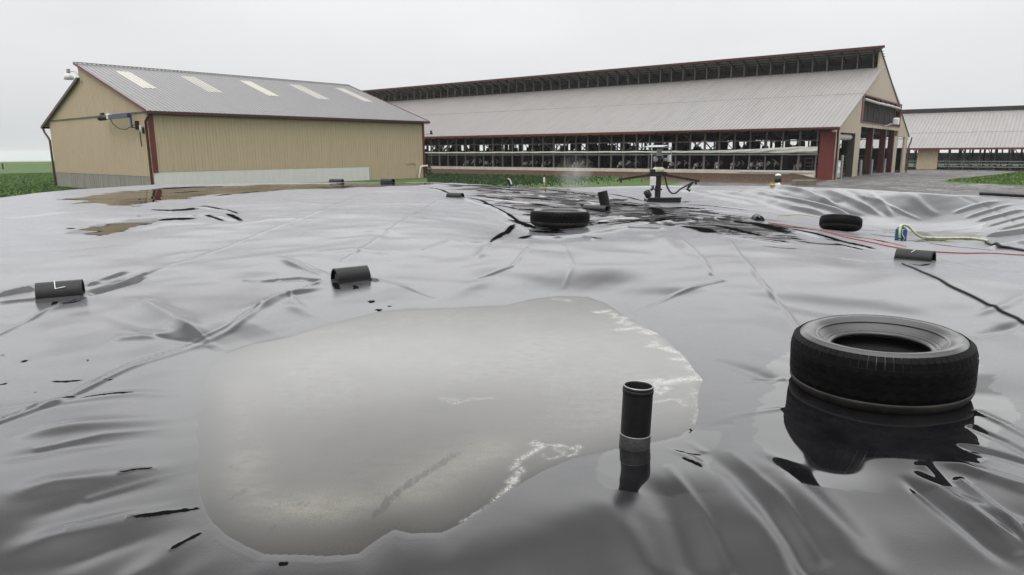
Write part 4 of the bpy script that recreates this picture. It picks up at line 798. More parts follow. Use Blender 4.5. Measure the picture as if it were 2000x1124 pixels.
# open side: curb, posts, knee braces, rails, curtain
MB().box((-.10, 1.2, GB), (.16, BLEN, -.11)).build('curb', M['curb'], barn)
for j in range(68):
    y_ = 1.25 + j * 1.212; big = j % 6 == 1
    MB().box((.0, y_ - (.075 if big else .045), -.11), (.14, y_ + (.075 if big else .045), BEAVE - .05)).build('post', M['timber'], barn)
for j in range(12):
    y_ = 1.25 + (1 + 6 * j) * 1.212
    for s_ in (-1, 1):
        if y_ + s_ * 2.2 > .5: MB().bar((.30, y_ + s_ * .12, 1.35), (.30, y_ + s_ * 2.3, 2.9), .05, .13, (1, 0, 0)).build('knee_brace', M['timber'], barn)
MB().box((-.05, 1.1, 2.02), (-.01, BLEN, 2.10)).build('rail', M['timber'], barn)
MB().box((-.04, 1.1, 1.02), (-.005, BLEN, 1.10)).build('rail', M['galv'], barn)
# rolled curtain: a tight roll far away, a slack bunch at the near end
k = []; rad = []
for y_ in np.linspace(1.15, BLEN - 1, 90):
    near = math.exp(-((y_ - 1) / 6.5) ** 2); k.append((-.13, y_, 1.28 + .05 * near + .012 * math.sin(y_ * 2.1))); rad.append(.085 + .0 * near + .012 * math.sin(y_ * 3.7))
MB().tube(k, rad, 12).build('curtain', M['curtain'], barn)
b = MB(); NY, NZ = 70, 12; vs = []
for iy in range(NY):
    y_ = 1.12 + 13.0 * iy / (NY - 1); e_ = math.exp(-((y_ - 1) / 5.5) ** 2); zt = 1.34 + .30 * e_; zb_ = 1.20 - .05 * e_
    for iz in range(NZ):
        t = iz / (NZ - 1); bulge = .06 + .10 * e_ * math.sin(math.pi * t)
        vs.append((-.14 - bulge - .035 * e_ * math.sin(9 * t + y_ * 2.3 + 1.5 * math.sin(y_ * 1.1)) - .012 * math.sin(y_ * 5 + 7 * t), y_, zb_ + (zt - zb_) * t + .02 * e_ * math.sin(y_ * 3.1)))
b.add(vs, [[iy * NZ + iz, iy * NZ + iz + 1, (iy + 1) * NZ + iz + 1, (iy + 1) * NZ + iz] for iy in range(NY - 1) for iz in range(NZ - 1)], True)
b.build('curtain_fold', M['curtain'], barn)
MB().box((-.16, 1.3, -.26), (-.105, 6.8, -.12)).box((-.2, 1.3, -.62), (-.1, 3.6, -.45)).build('curb_sheet', M['curtain'], barn)
# far side and inside of the barn
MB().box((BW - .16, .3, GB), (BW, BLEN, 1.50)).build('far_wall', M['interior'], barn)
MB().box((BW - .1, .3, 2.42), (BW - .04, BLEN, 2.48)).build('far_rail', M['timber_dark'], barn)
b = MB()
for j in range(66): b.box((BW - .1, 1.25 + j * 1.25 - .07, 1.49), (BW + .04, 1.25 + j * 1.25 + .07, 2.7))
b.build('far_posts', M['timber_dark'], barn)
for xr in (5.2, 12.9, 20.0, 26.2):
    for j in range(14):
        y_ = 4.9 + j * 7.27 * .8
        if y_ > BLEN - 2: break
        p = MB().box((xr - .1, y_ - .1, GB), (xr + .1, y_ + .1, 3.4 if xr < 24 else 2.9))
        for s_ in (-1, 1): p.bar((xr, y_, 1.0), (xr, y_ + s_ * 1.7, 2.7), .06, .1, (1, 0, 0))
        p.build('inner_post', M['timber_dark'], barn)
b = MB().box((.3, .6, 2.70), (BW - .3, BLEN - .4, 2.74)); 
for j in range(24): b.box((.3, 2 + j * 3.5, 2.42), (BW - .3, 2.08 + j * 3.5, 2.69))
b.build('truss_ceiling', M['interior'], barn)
b = MB()
for xr in (8.2, 16.5, 23.2):
    for z_ in (-.2, .15, .5, .8): b.bar((xr, 2, z_), (xr, BLEN - 1, z_), .05, .05)
    for j in range(66): b.box((xr - .03, 2 + j * 1.24, GB), (xr + .03, 2.05 + j * 1.24, .9))
b.build('stall_rails', M['timber_dark'], barn)
for xr in (7.0, 15.0, 22.0, 28.0):
    for j in range(20):
        y_ = 3 + j * 3.6 + random.uniform(-1.0, 1.0); wd_ = random.uniform(.35, 1.0); MB().box((xr, y_, random.uniform(.6, 1.4)), (xr + .3, y_ + wd_, random.uniform(1.7, 2.6)), bev=.05).build('fan_housing', M['interior'], barn)
for j in range(13):
    y_ = 5 + j * 5.8
    MB().lathe([(.52, -.12), (.6, 0), (.52, .12), (.48, .12), (.55, 0), (.48, -.12)], 20, Matrix.Translation((10, y_, 2.05)) @ Matrix.Rotation(1.35, 4, 'X'), closed=True).lathe([(0, -.05), (.5, -.02), (.5, .02), (0, .05)], 12, Matrix.Translation((10, y_, 2.05)) @ Matrix.Rotation(1.35, 4, 'X')).box((9.97, y_ - .03, 2.5), (10.03, y_ + .03, 2.72)).build('fan', M['timber_dark'], barn)
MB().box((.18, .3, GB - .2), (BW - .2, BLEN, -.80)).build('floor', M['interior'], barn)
MB().box((BS + .5, 18, -.79), (BS + .6, BLEN - 2, 2.41)).build('partition', M['interior'], barn) if False else None
for x0, x1 in ((1.45, 6.0), (8.2, 12.4), (13.1, 18.3), (19.0, 22.8)):
    b = MB()
    for z_ in (-.45, -.15, .15, .45, .75): b.bar((x0 + .1, 2.4, z_), (x1 - .1, 2.4, z_), .05, .05)
    for x_ in (x0 + .1, (x0 + x1) / 2, x1 - .1): b.bar((x_, 2.4, GB + .2), (x_, 2.4, .8), .06, .06)
    b.build('gate', M['timber'], barn)
def barn_pt(x, y, z): return BC + BE * x + BD * y + Vector((0, 0, z))
ba = thing('barrel', 'white plastic drum standing in the first doorway of the barn gable', 'barrel', barn_pt(3.9, .9, -.80), TH_B)
MB().lathe([(0, 0), (.46, 0), (.5, .05), (.5, .4), (.53, .45), (.5, .5), (.5, .85), (.53, .9), (.5, .95), (.5, 1.25), (.45, 1.3), (0, 1.3)], 28).build('drum', M['white_paint'], ba)
MB().lathe([(.46, 1.3), (.53, 1.3), (.53, 1.36), (0, 1.38)], 28).build('lid', M['white_paint'], ba)
fl = thing('floodlight', 'small white floodlight under the gable window of the big barn', 'lamp', barn_pt(19.5, -.05, 3.62), TH_B)
MB().tube([(-2.6, -.05, -.25), (-1.5, -.35, .0), (0, -.5, .1)], .05, 6).build('arm', M['galv'], fl); MB().box((-.45, -.8, -.05), (.45, -.35, .6), bev=.08).build('head', M['white_paint'], fl)

# cows at the feed curb
def make_cow(name_mat):
    pass
k = NT('cow_hide'); n = k.noise(1.5, 2, k.coord((1, 1, 1)), .4, .3); oi = k.n('ShaderNodeObjectInfo')
M['cow'] = k.set(Base_Color=k.mix(k.rng(n, .57, .59, 0, 1), (.02, .019, .018), (.42, .41, .39)), Roughness=.7)
def cow_mesh():
    V = [(0, 0, 1.15), (.0, -.5, 1.18), (0, -.95, 1.10), (0, .45, 1.20), (0, .85, 1.28), (0, 1.2, 1.25), (0, 1.5, 1.15), (0, 1.72, .95), (0, 1.86, .78),
         (.2, -.85, .75), (.2, -.95, .42), (.2, -.88, .05), (-.2, -.85, .75), (-.2, -.95, .42), (-.2, -.88, .05), (.2, .6, .75), (.2, .62, .4), (.2, .6, .05), (-.2, .6, .75), (-.2, .62, .4), (-.2, .6, .05), (0, -1.12, 1.1), (0, -1.18, .6), (.2, 1.42, 1.3), (-.2, 1.42, 1.3)]
    E = [(0, 1), (1, 2), (0, 3), (3, 4), (4, 5), (5, 6), (6, 7), (7, 8), (2, 9), (9, 10), (10, 11), (2, 12), (12, 13), (13, 14), (3, 15), (15, 16), (16, 17), (3, 18), (18, 19), (19, 20), (2, 21), (21, 22), (6, 23), (6, 24)]
    R = [.38, .36, .28, .36, .26, .19, .17, .13, .10, .13, .08, .06, .13, .08, .06, .11, .075, .06, .11, .075, .06, .04, .02, .04, .04]
    me = bpy.data.meshes.new('cow'); me.from_pydata(V, E, []); ob = bpy.data.objects.new('cow', me); COL.objects.link(ob)
    md = ob.modifiers.new('s', 'SKIN'); 
    for i, r_ in enumerate(R): me.skin_vertices[0].data[i].radius = (r_, r_ * (1.15 if i in (0, 1, 3) else 1)); me.skin_vertices[0].data[i].use_root = i == 0
    ob.modifiers.new('u', 'SUBSURF').levels = 2
    dg = bpy.context.evaluated_depsgraph_get(); m2 = bpy.data.meshes.new_from_object(ob.evaluated_get(dg)); bpy.data.objects.remove(ob); m2.materials.append(M['cow']); m2.name = 'cow'
    for p in m2.polygons: p.use_smooth = True
    return m2
if not hasattr(bpy.types.Mesh, 'xx'):
    _t = bpy.data.meshes.new('t'); del _t
cm = cow_mesh()
COWS = [(1130, 345, 'standing beside the mast of the pump'), (1365, 345, ''), (1395, 345, ''), (1432, 345, ''), (1472, 345, ''), (1495, 345, ''), (1551, 345, ''), (1062, 345, ''), (1030, 345, ''), (1224, 345, ''), (950, 345, ''), (920, 345, ''), (1320, 345, '')]
for i, (px, py, _) in enumerate(COWS):
    d = ray(px, 325); n_ = BE; tt = ((BC + BE * .95 - Vector((0, 0, CAM_H))).dot(n_)) / d.dot(n_); P = Vector((0, 0, CAM_H)) + d * tt; yl = (P - BC).dot(BD)
    c = bpy.data.objects.new('cow', cm); COL.objects.link(c); c.location = barn_pt(1.9 + random.uniform(-.15, .3), yl, -.80); c.rotation_euler = (0, 0, TH_B + math.pi / 2 + random.uniform(-.35, .35)); c.scale = [random.uniform(.85, .98)] * 3
    tag(c, 'black and white cow standing at the feed curb inside the long barn', 'cow', 'cows at the barn feed curb')

# ------------------------------------------------------------------ second barn on the right
B2C = Vector((.568 * 95, 95, -.05)); 
b2_ = thing('far_barn', 'second open-sided barn at the right edge with a pale roof and dark ridge', 'barn', B2C, TH_B)
y0, y1 = -34.0, 9.0; E2, RI2, X2 = 1.72, 6.9, 15.0
s3 = Vector((X2, 0, RI2 - E2)).normalized(); n3 = Vector((-(RI2 - E2), 0, X2)).normalized(); l3 = math.hypot(X2, RI2 - E2); o3 = Vector((-1, y0, E2 - .2))
r = MB().ribbed(o3, (0, 1, 0), y1 - y0, s3, 0, l3, .45, .12, .05, n3); r.add([o3 - n3 * .04, o3 - n3 * .04 + Vector((0, y1 - y0, 0)), o3 - n3 * .04 + Vector((0, y1 - y0, 0)) + s3 * l3, o3 - n3 * .04 + s3 * l3], [[0, 1, 2, 3]])
r2 = r.build('roof', M['roof_barn'], b2_)
e3 = o3 + s3 * l3
MB().box((e3.x - .1, y0, e3.z + .0), (e3.x + .5, y1, e3.z + .62)).build('ridge_vent', M['interior'], r2)
MB().add([(e3.x, y0, e3.z), (e3.x, y1, e3.z), (e3.x + 15, y1, E2), (e3.x + 15, y0, E2)], [[0, 1, 2, 3]]).build('roof', M['roof_barn'], b2_)
for f_ in (.4,): p = o3 + s3 * (l3 * f_) + n3 * .055; MB().bar(p, p + Vector((0, y1 - y0, 0)), .07, .015, n3).build('sheet_lap', M['roof_barn'], r2)
MB().box((o3.x - .06, y0, o3.z - .22), (o3.x - .01, y1, o3.z + .02)).build('fascia', M['red'], b2_)
for j in range(26): MB().box((0, y0 + 1 + j * 1.65, -1.7), (.16, y0 + 1.2 + j * 1.65, E2)).build('post', M['timber_dark'], b2_)
for z_ in (-.25, -.6, -.95): MB().box((-.06, y0, z_), (-.01, y1, z_ + .10)).build('rail', M['galv'], b2_)
MB().box((-.1, y0, -1.8), (.2, y1, -1.25)).build('curb', M['timber_dark'], b2_)
MB().ribbed((-.1, -3.55, 0), (0, 1, 0), 2.4, (0, 0, 1), -1.5, E2 - .25, .3, .08, .03, (-1, 0, 0)).box((-.08, -3.55, -1.5), (-.02, -1.15, E2 - .25)).build('sliding_door', M['tan'], b2_)
b = MB()
for j in range(30): b.box((14, y0 + j * 1.45, -1.7), (14.2, y0 + .25 + j * 1.45, 2.4)); 
for j in range(30): b.box((28, y0 + j * 1.45, -1.7), (28.2, y0 + .2 + j * 1.45, 2.0))
for j in range(14): b.bar((8, y0 + j * 3, -1.6), (8, y0 + j * 3 + 1.6, 1.6), .12, .1)
MB().box((28.6, y0, -1.2), (28.7, y1, .75)).build('far_curtain', M['curtain'], b2_)
b.box((4, y0 + 1, 1.55), (26, y1 - 1, 1.6)).build('inner_posts', M['timber_dark'], b2_)

# ------------------------------------------------------------------ tyres
def tyre_mesh(R=.525, W=.28, rb=.29):
    """outline of a truck tyre lying flat, inside and out"""
    h = W
    prof = [(rb + .012, .05), (rb - .004, .04), (rb + .012, .030), (rb + .05, .012), (R - .12, -.004), (R - .065, .004), (R - .030, .022), (R - .008, .05), (R, .085), (R + .002, h * .5), (R, h - .075), (R - .008, h - .050), (R - .030, h - .026), (R - .050, h - .012), (R - .066, h - .003), (R - .085, h), (R - .11, h - .003), (R - .135, h - .018), (rb + .05, h - .066), (rb + .026, h - .074), (rb + .012, h - .070), (rb - .002, h - .078), (rb - .006, h - .095), (rb + .012, h - .105), (rb + .06, h - .09), (R - .10, h - .05), (R - .03, h - .08), (R - .025, .08), (R - .10, .04), (rb + .06, .06)]
    return prof
def make_tyre(name, lab, loc, rot, R=.525, W=.28, rb=.29, rich=True, mat='rubber'):
    t = thing(name, lab, 'tyre', loc); t.rotation_euler = rot
    body = MB().lathe(tyre_mesh(R, W, rb), 96, closed=True).build('carcass', M[mat], t)
    tr = MB(); n = 72
    for i in range(n):                       # shoulder lugs on both edges
        for z0, z1, s in ((W - .078, W - .018, 1),):
            a0, a1 = 2 * math.pi * (i + .035) / n, 2 * math.pi * (i + .965) / n
            def P(a, r, z): return (math.cos(a) * r, math.sin(a) * r, z)
            zi = z1 + .006 if s > 0 else z0 - .006; zo = z0; zm = z0 + .030 if s > 0 else z1 - .022
            ri, ro = R - .040, R + .004
            vs = [P(a0, ri, zi), P(a1, ri, zi), P(a1, R - .008, zm + .012 * s), P(a0, R - .008, zm + .012 * s), P(a0, ro, zo), P(a1, ro, zo), P(a1, R - .03, zo), P(a0, R - .03, zo), P(a1, ri, zi - .02 * s), P(a0, ri, zi - .02 * s)]
            tr.add(vs, [[0, 1, 2, 3], [3, 2, 5, 4], [4, 5, 6, 7], [7, 6, 8, 9], [9, 8, 1, 0], [0, 3, 4, 7, 9], [1, 8, 6, 5, 2]])
    m_ = 168; tr.lathe([(R - .003, .068), (R + .0012, .072), (R + .003, W * .5), (R + .0012, W - .082), (R - .003, W - .076)], 96)
    if rich:                                 # zigzag ribs round the tread
        for zc, hw, ph in ((W * .365, .024, 0), (W * .505, .024, 0), (W * .645, .024, 0)):
            vs = []
            for i in range(m_):
                a = 2 * math.pi * i / m_; z = zc + .009 * (2 * abs(((i + ph * 2) / 4.0) % 1 - .5) * 2 - 1)
                for r_, dz in ((R - .004, -hw), (R + .0065, -hw + .003), (R + .0065, hw - .003), (R - .004, hw)): vs.append((math.cos(a) * r_, math.sin(a) * r_, z + dz))
            tr.add(vs, [[i * 4 + j, ((i + 1) % m_) * 4 + j, ((i + 1) % m_) * 4 + j + 1, i * 4 + j + 1] for i in range(m_) for j in range(3)])
    else: tr.lathe([(R - .004, .06), (R + .006, .066), (R + .006, W - .066), (R - .004, W - .06)], 72)
    tr.build('tread', M['tread'], t)
    be = MB().lathe([(rb + .030, W - .076), (rb + .040, W - .064), (rb + .054, W - .066)], 96).lathe([(R - .078, W - .002), (R - .072, W + .003), (R - .064, W - .004)], 96).lathe([(R - .150, W - .026), (R - .143, W - .019), (R - .136, W - .020)], 96)
    be.build('bead_ring', M[mat], t)
    lo = MB().lathe([(R - .12, -.010), (R - .062, -.004), (R - .026, .016), (R - .004, .045), (R + .005, .068), (R + .005, .082), (R - .01, .088)], 96).build('lower_sidewall', M['rubber_mud'], t)
    return t
p = on_sheet(1722, 772)
make_tyre('truck_tyre', 'large worn truck tyre lying flat at the right front of the cover', (p.x + .045, p.y + .14, p.z - .006), (R_(.9), R_(-2.2), 0), R=.497, W=.355, rb=.268)
p = on_sheet(1095, 448)
make_tyre('truck_tyre', 'smaller-looking truck tyre sunk in a crease mid cover, nearer the pump mast', (p.x, p.y + .25, p.z + .04), (R_(-1.0), R_(1.2), 0))
p = on_sheet(1645, 453)
make_tyre('car_tyre', 'black tyre tipped away left of the blue can, showing its tread', (p.x, p.y + .1, p.z + .03), (R_(-11), R_(7), 0), R=.355, W=.25, rb=.19, rich=False)

# ------------------------------------------------------------------ half-pipe weights lying on the seams
def make_half(name, lab, px, py, yaw, length=.46, rad=.095, tilt=0.0, flare=.05, roll=0.0, mat='hdpe', group=True, mark=None, sink=.0):
    P = on_sheet(px, py); t = thing(name, lab, 'pipe weight', P - Vector((0, 0, sink)), 0, 'half pipe weights on the lagoon cover' if group else None)
    t.rotation_euler = (roll, tilt, yaw); th = .012; n = 22; vs = []
    prof = [(-rad - flare, -.01)] + [(-rad * 1.0 * math.cos(a) * (1 + .12 * math.cos(a) ** 2), rad * (.15 + 1.1 * math.sin(a))) for a in np.linspace(.02, math.pi - .02, n)] + [(rad + flare, -.01)]
    inner = [(-rad - flare, -.01 - th)] + [(y * .88, z * .9 - .004) for y, z in prof[1:-1]] + [(rad + flare, -.01 - th)]
    m = len(prof)
    for x in (-length / 2, length / 2):
        for y, z in prof: vs.append((x + (.01 * math.sin(9 * y) if x > 0 else 0), y, z))
        for y, z in inner: vs.append((x, y, z))
    fs = []
    for i in range(m - 1): fs += [[i, i + 1, 2 * m + i + 1, 2 * m + i], [m + i + 1, m + i, 3 * m + i, 3 * m + i + 1], [i + 1, i, m + i, m + i + 1], [2 * m + i, 2 * m + i + 1, 3 * m + i + 1, 3 * m + i]]
    fs += [[0, 2 * m, 3 * m, m], [m - 1, 2 * m - 1, 4 * m - 1, 3 * m - 1]]
    b = MB().add(vs, fs, False).build('arch', M[mat], t)
    MB().tube([(-length * .45, 0, rad * .35), (length * .42, 0, rad * .35)], rad * .42, 12).build('ballast', M['hdpe'], t)
    if mark:
        def sp(u, a):  # point just above the arch skin
            return Vector((u, -rad * math.cos(a) * (1 + .12 * math.cos(a) ** 2) * 1.015, rad * (.15 + 1.1 * math.sin(a)) * 1.012 + .002))
        b = MB()
        for poly in mark:
            for (u0, a0), (u1, a1) in zip(poly[:-1], poly[1:]):
                pts = [sp(u0 + (u1 - u0) * f, a0 + (a1 - a0) * f) for f in np.linspace(0, 1, 5)]
                b.tube(pts, .0042, 6)
        b.build('chalk_mark', M['chalk'], t)
    return t
make_half('half_pipe_weight', 'black half-pipe weight with a chalk letter L on it', 119, 580, R_(29), mark=[[(-.035, 1.5), (-.028, .62), (.055, .72)]], rad=.125, length=.385)
make_half('half_pipe_weight', 'shiny black half-pipe weight with an open left end, behind the back edge of the puddle', 686, 546, R_(34), length=.37, flare=.02, rad=.11)
make_half('half_pipe_weight', 'black half-pipe weight with a curved chalk mark, lying across the red cord', 1786, 508, R_(-42), length=.42, rad=.108, mark=[[(.0, 1.3), (-.01, 1.05), (-.03, .8)]])
make_half('half_pipe_weight', 'small black half-pipe weight at the end of a crease, left of the far tyre', 889, 386, R_(-24), length=.42, flare=.03)
make_half('half_pipe_weight', 'black half-pipe weight on the crest, just right of the pale concrete base', 757, 356, R_(-18), length=.46, flare=.02, rad=.12)
make_half('half_pipe_weight', 'low dark half-pipe weight on the crest, before the pale shed base', 657, 353, R_(-14), length=.5, rad=.10)
make_half('half_pipe_weight', 'little black half-pipe weight seen end on behind the red cord', 1480, 430, R_(80), length=.4, rad=.085, flare=.01)
make_half('half_pipe_weight', 'grey scuffed half-pipe weight lying beside the leaning black pipe stub', 1163, 409, R_(-40), length=.62, rad=.075, flare=.0, mat='hdpe_grey')

# ------------------------------------------------------------------ upright pipe stubs
def make_stub(lab, px, py, rad, h, rot, band=True, foot=None):
    P = on_sheet(px, py); t = thing('pipe_stub', lab, 'pipe', P - Vector((0, 0, .02))); t.rotation_euler = rot
    MB().lathe([(rad, -.05), (rad, h * .97), (rad * 1.0, h - .004), (rad * .97, h), (rad * .93, h), (rad * .905, h - .006), (rad * .9, .0), (0, .0)], 40).build('pipe', M['hdpe'], t)
    if band:
        MB().lathe([(rad * 1.0, h * .26), (rad * 1.03, h * .262), (rad * 1.03, h * .271), (rad * 1.0, h * .273)], 40).build('weld_band', M['galv'], t)
        MB().lathe([(rad * 1.0, -.05), (rad * 1.04, -.04), (rad * 1.035, h * .25), (rad * 1.0, h * .258)], 40).build('sleeve', M['hdpe_grey'], t)
        MB().lathe([(rad * .985, h + .0005), (rad * .975, h + .004), (rad * .945, h + .004), (rad * .93, h + .0005)], 40).build('rim', M['galv'], t)
        MB().lathe([(rad * 1.0, h * .90), (rad * 1.03, h * .905), (rad * 1.03, h * .955), (rad * 1.0, h * .96)], 40).build('collar', M['hdpe'], t)
    else: MB().lathe([(rad * 1.0, h * .08), (rad * 1.08, h * .09), (rad * 1.08, h * .2), (rad * 1.0, h * .21)], 30).build('collar', M['hdpe'], t)
    return t
make_stub('short black plastic pipe stub standing upright at the front edge of the puddle', 1239, 872, .0735, .335, (R_(-1), R_(2), 0))
make_stub('black pipe stub leaning left on the cover between the far tyre and the pump mast', 1184, 408, .115, .43, (R_(-4), R_(-13), 0), band=False)
# thin rim of the cover boot round the near stub
# ------------------------------------------------------------------ pump mast on its float
P = on_sheet(1284, 394); dpt = P.y; px_m = dpt / FPX
pm = thing('pump_mast', 'rusty pump mast on a float with two sagging side booms and small roof', 'pump', P, 0)
u = lambda px: (px - 1284) * px_m
v_ = lambda py: (394 - py) * px_m
MB().box((u(1261), -.25, -.02), (u(1326), .25, v_(387)), bev=.03).box((u(1262), -.28, v_(388)), (u(1326), -.22, v_(385))).build('float', M['black_paint'], pm)
MB().tube([(0, 0, -.1), (0, 0, v_(326))], .075, 14).box((-.105, -.105, v_(345)), (.105, .105, v_(338))).box((-.09, -.09, v_(372)), (.09, .09, v_(369))).build('mast', M['rust'], pm)
MB().lathe([(.0, v_(338)), (.14, v_(337)), (.15, v_(331)), (.10, v_(328)), (0, v_(328))], 18).build('coupling', M['pvc'], pm)
MB().lathe([(0, v_(329)), (.085, v_(328)), (.085, v_(321)), (.11, v_(319)), (.11, v_(309)), (.085, v_(307)), (.0, v_(307))], 20).build('motor', M['black_paint'], pm)
hd = MB().box((-.055, -.06, v_(308)), (.055, .06, v_(293)), bev=.01).build('gear_column', M['galv'], pm)
MB().box((-.14, -.1, v_(318)), (-.02, .06, v_(308)), bev=.03).build('valve', M['galv'], pm)
MB().box((u(1291), -.12, v_(317)), (u(1300), .04, v_(311)), bev=.02).build('control_box', M['galv'], pm)
MB().lathe([(0, 0), (.05, .01), (.055, .04), (.055, .15), (.035, .18), (0, .18)], 14, Matrix.Translation((u(1303), -.06, v_(319)))).build('jug', M['foam_white'], pm)
rf = MB().box((u(1267), -.35, v_(291.5)), (u(1303), .35, v_(290.2))).bar((u(1266), -.36, v_(290.5)), (u(1284), 0, v_(287.2)), .5, .012).build('canopy', M['galv'], pm)
MB().tube([(u(1268), -.3, v_(291)), (u(1266), -.3, v_(291.5)), (u(1265.5), -.3, v_(330))], .012, 5).tube([(u(1302), -.3, v_(291)), (u(1303), -.3, v_(322))], .012, 5).build('stay', M['galv'], pm)
for s_, x1, y1, x2 in ((-1, 1207, 351, 1268), (1, 1362, 355, 1294)):
    MB().bar((u(x2), 0, v_(343)), (u(x1), -.1, v_(y1)), .05, .06).box((u(x1 + (2 if s_ < 0 else -9)), -.16, v_(y1 + 6)), (u(x1 + (5 if s_ < 0 else -6)), -.08, v_(y1 + .5))).build('boom', M['rust'], pm)
MB().bar((u(1266), 0, v_(341)), (u(1300), 0, v_(341)), .08, .1).box((u(1268), -.1, v_(346)), (u(1278), .08, v_(332)), bev=.01).build('boom_bracket', M['rust'], pm)
MB().box((u(1267), -.2, v_(363)), (u(1277), -.05, v_(346)), bev=.01).build('float_box', M['foam_white'], pm)
MB().tube([(u(1272), -.15, v_(361)), (u(1271), -.18, v_(368)), (u(1268), -.2, v_(371))], .035, 8).build('outlet', M['black_paint'], pm)
mt = MB().lathe([(0, 0), (.06, .0), (.085, .03), (.09, .16), (.07, .2), (0, .21)], 16, Matrix.Translation((u(1266), -.15, v_(385))) @ Matrix.Rotation(-.5, 4, 'Y')).bar((u(1262), -.2, v_(371)), (u(1268), -.18, v_(380)), .03, .03).bar((u(1257), -.2, v_(378)), (u(1264), -.18, v_(384)), .03, .03)
mt.build('winch', M['black_paint'], pm)
MB().tube([(u(1293), -.08, v_(338)), (u(1296), -.1, v_(348)), (u(1299), -.14, v_(364)), (u(1304), -.18, v_(374)), (u(1309), -.2, v_(378)), (u(1316), -.2, v_(377)), (u(1323), -.2, v_(370)), (u(1334), -.2, v_(364)), (u(1343), -.2, v_(359)), (u(1349), -.2, v_(357))], .022, 7).build('hose', M['rope'], pm)
MB().tube([(u(1346), -.2, v_(357)), (u(1341), -.2, v_(364)), (u(1337), -.2, v_(370)), (u(1343), -.22, v_(373))], .035, 7).build('hose_foot', M['rope'], pm)

# ------------------------------------------------------------------ can, hose, cords on the cover
P = on_sheet(1759, 466); q = P.y / FPX
cn_ = thing('blue_can', 'small blue plastic pump can with a yellow green hose bent into its top', 'can', P)
MB().box((-8.5 * q, -.07, -.02), (8.5 * q, .07, 20 * q), bev=.02).box((-6 * q, -.05, 20 * q), (6 * q, .05, 22.5 * q), bev=.01).build('body', M['blue_can'], cn_)
MB().tube([(-2 * q, -.075, 19 * q), (-4 * q, -.085, 12 * q), (-1 * q, -.085, 6 * q), (3 * q, -.08, 1 * q)], .006, 5).build('strap', M['white_paint'], cn_)
MB().tube([(0, 0, 22 * q), (0, 0, 24 * q)], .03, 10).build('cap', M['black_paint'], cn_)
def on_cover_path(pts, lift):
    o = []
    for px, py in pts:
        v = on_sheet(px, py); o.append(v + Vector((0, 0, lift)))
    return o
def spline(pts, n=8):
    pts = [Vector(p) for p in pts]; o = []
    for i in range(len(pts) - 1):
        a, b, c, d = pts[max(i - 1, 0)], pts[i], pts[i + 1], pts[min(i + 2, len(pts) - 1)]
        for k in range(n):
            t = k / n; o.append(.5 * ((2 * b) + (c - a) * t + (2 * a - 5 * b + 4 * c - d) * t * t + (3 * b - a - 3 * c + d) * t ** 3))
    return o + [pts[-1]]
def settle(pts, lift):
    h = sheet_h(np.array([p.x for p in pts]), np.array([p.y for p in pts])); return [Vector((p.x, p.y, hh + lift)) for p, hh in zip(pts, h)]
hp = [P + Vector((-9 * q, -.11, 3 * q)), P + Vector((-10 * q, -.11, 13 * q)), P + Vector((-6 * q, -.06, 24 * q)), P + Vector((3 * q, .0, 26.5 * q)), P + Vector((14 * q, .02, 23 * q)), P + Vector((27 * q, .0, 11 * q)), P + Vector((38 * q, .0, 3 * q))]
tail = settle(spline(on_cover_path([(1806, 467), (1840, 468), (1880, 467.5), (1905, 469), (1930, 474)], .0), 6), .022)
ho = MB().tube(spline(hp + tail[1:], 5), .019, 10).build('suction_hose', M['hose']); tag(ho, 'yellow green hose arching from the blue can and trailing right over the cover', 'hose')
def cord(name, lab, pts, rad, mat, n=14, cat='cord'):
    pp = settle(spline(on_cover_path(pts, 0), n), rad * .8); return tag(MB().tube(pp, rad, 6).build(name, M[mat]), lab, cat)
cord('red_cord', 'red cord running across the cover past the tipped tyre to the right edge', [(1500, 436), (1560, 445), (1610, 453), (1650, 464), (1700, 474), (1760, 486), (1830, 493), (1900, 495.5), (2040, 500)], .0075, 'red_cord')
cord('red_cord', 'thin second red cord beside the longer one, ending behind the chalk-marked half pipe', [(1590, 448), (1640, 459), (1690, 466), (1740, 475), (1770, 483)], .0045, 'red_cord')
cord('yellow_cord', 'faint yellow cord leading left from the tipped tyre', [(1520, 422), (1560, 420), (1600, 426), (1632, 436)], .005, 'yellow_cord')
cord('black_rope', 'taut black rope running from the chalk-marked half pipe to the right edge', [(1762, 516), (1800, 532), (1850, 556), (1900, 580), (1950, 604), (2040, 648)], .010, 'rope', cat='rope')
cord('dark_hose', 'thin black hose trailing from the yellow hose to the right edge', [(1925, 474), (1950, 480), (1980, 488), (2040, 500)], .02, 'rope', cat='hose')
# black drain pipe along the berm at the right edge
pp = on_cover_path([(1914, 382.5), (1950, 384), (2000, 387.5), (2060, 392)], .05)
tag(MB().tube(spline(pp, 6), .036, 10).build('drain_pipe', M['hdpe']), 'black drain pipe lying along the berm at the right edge', 'pipe')

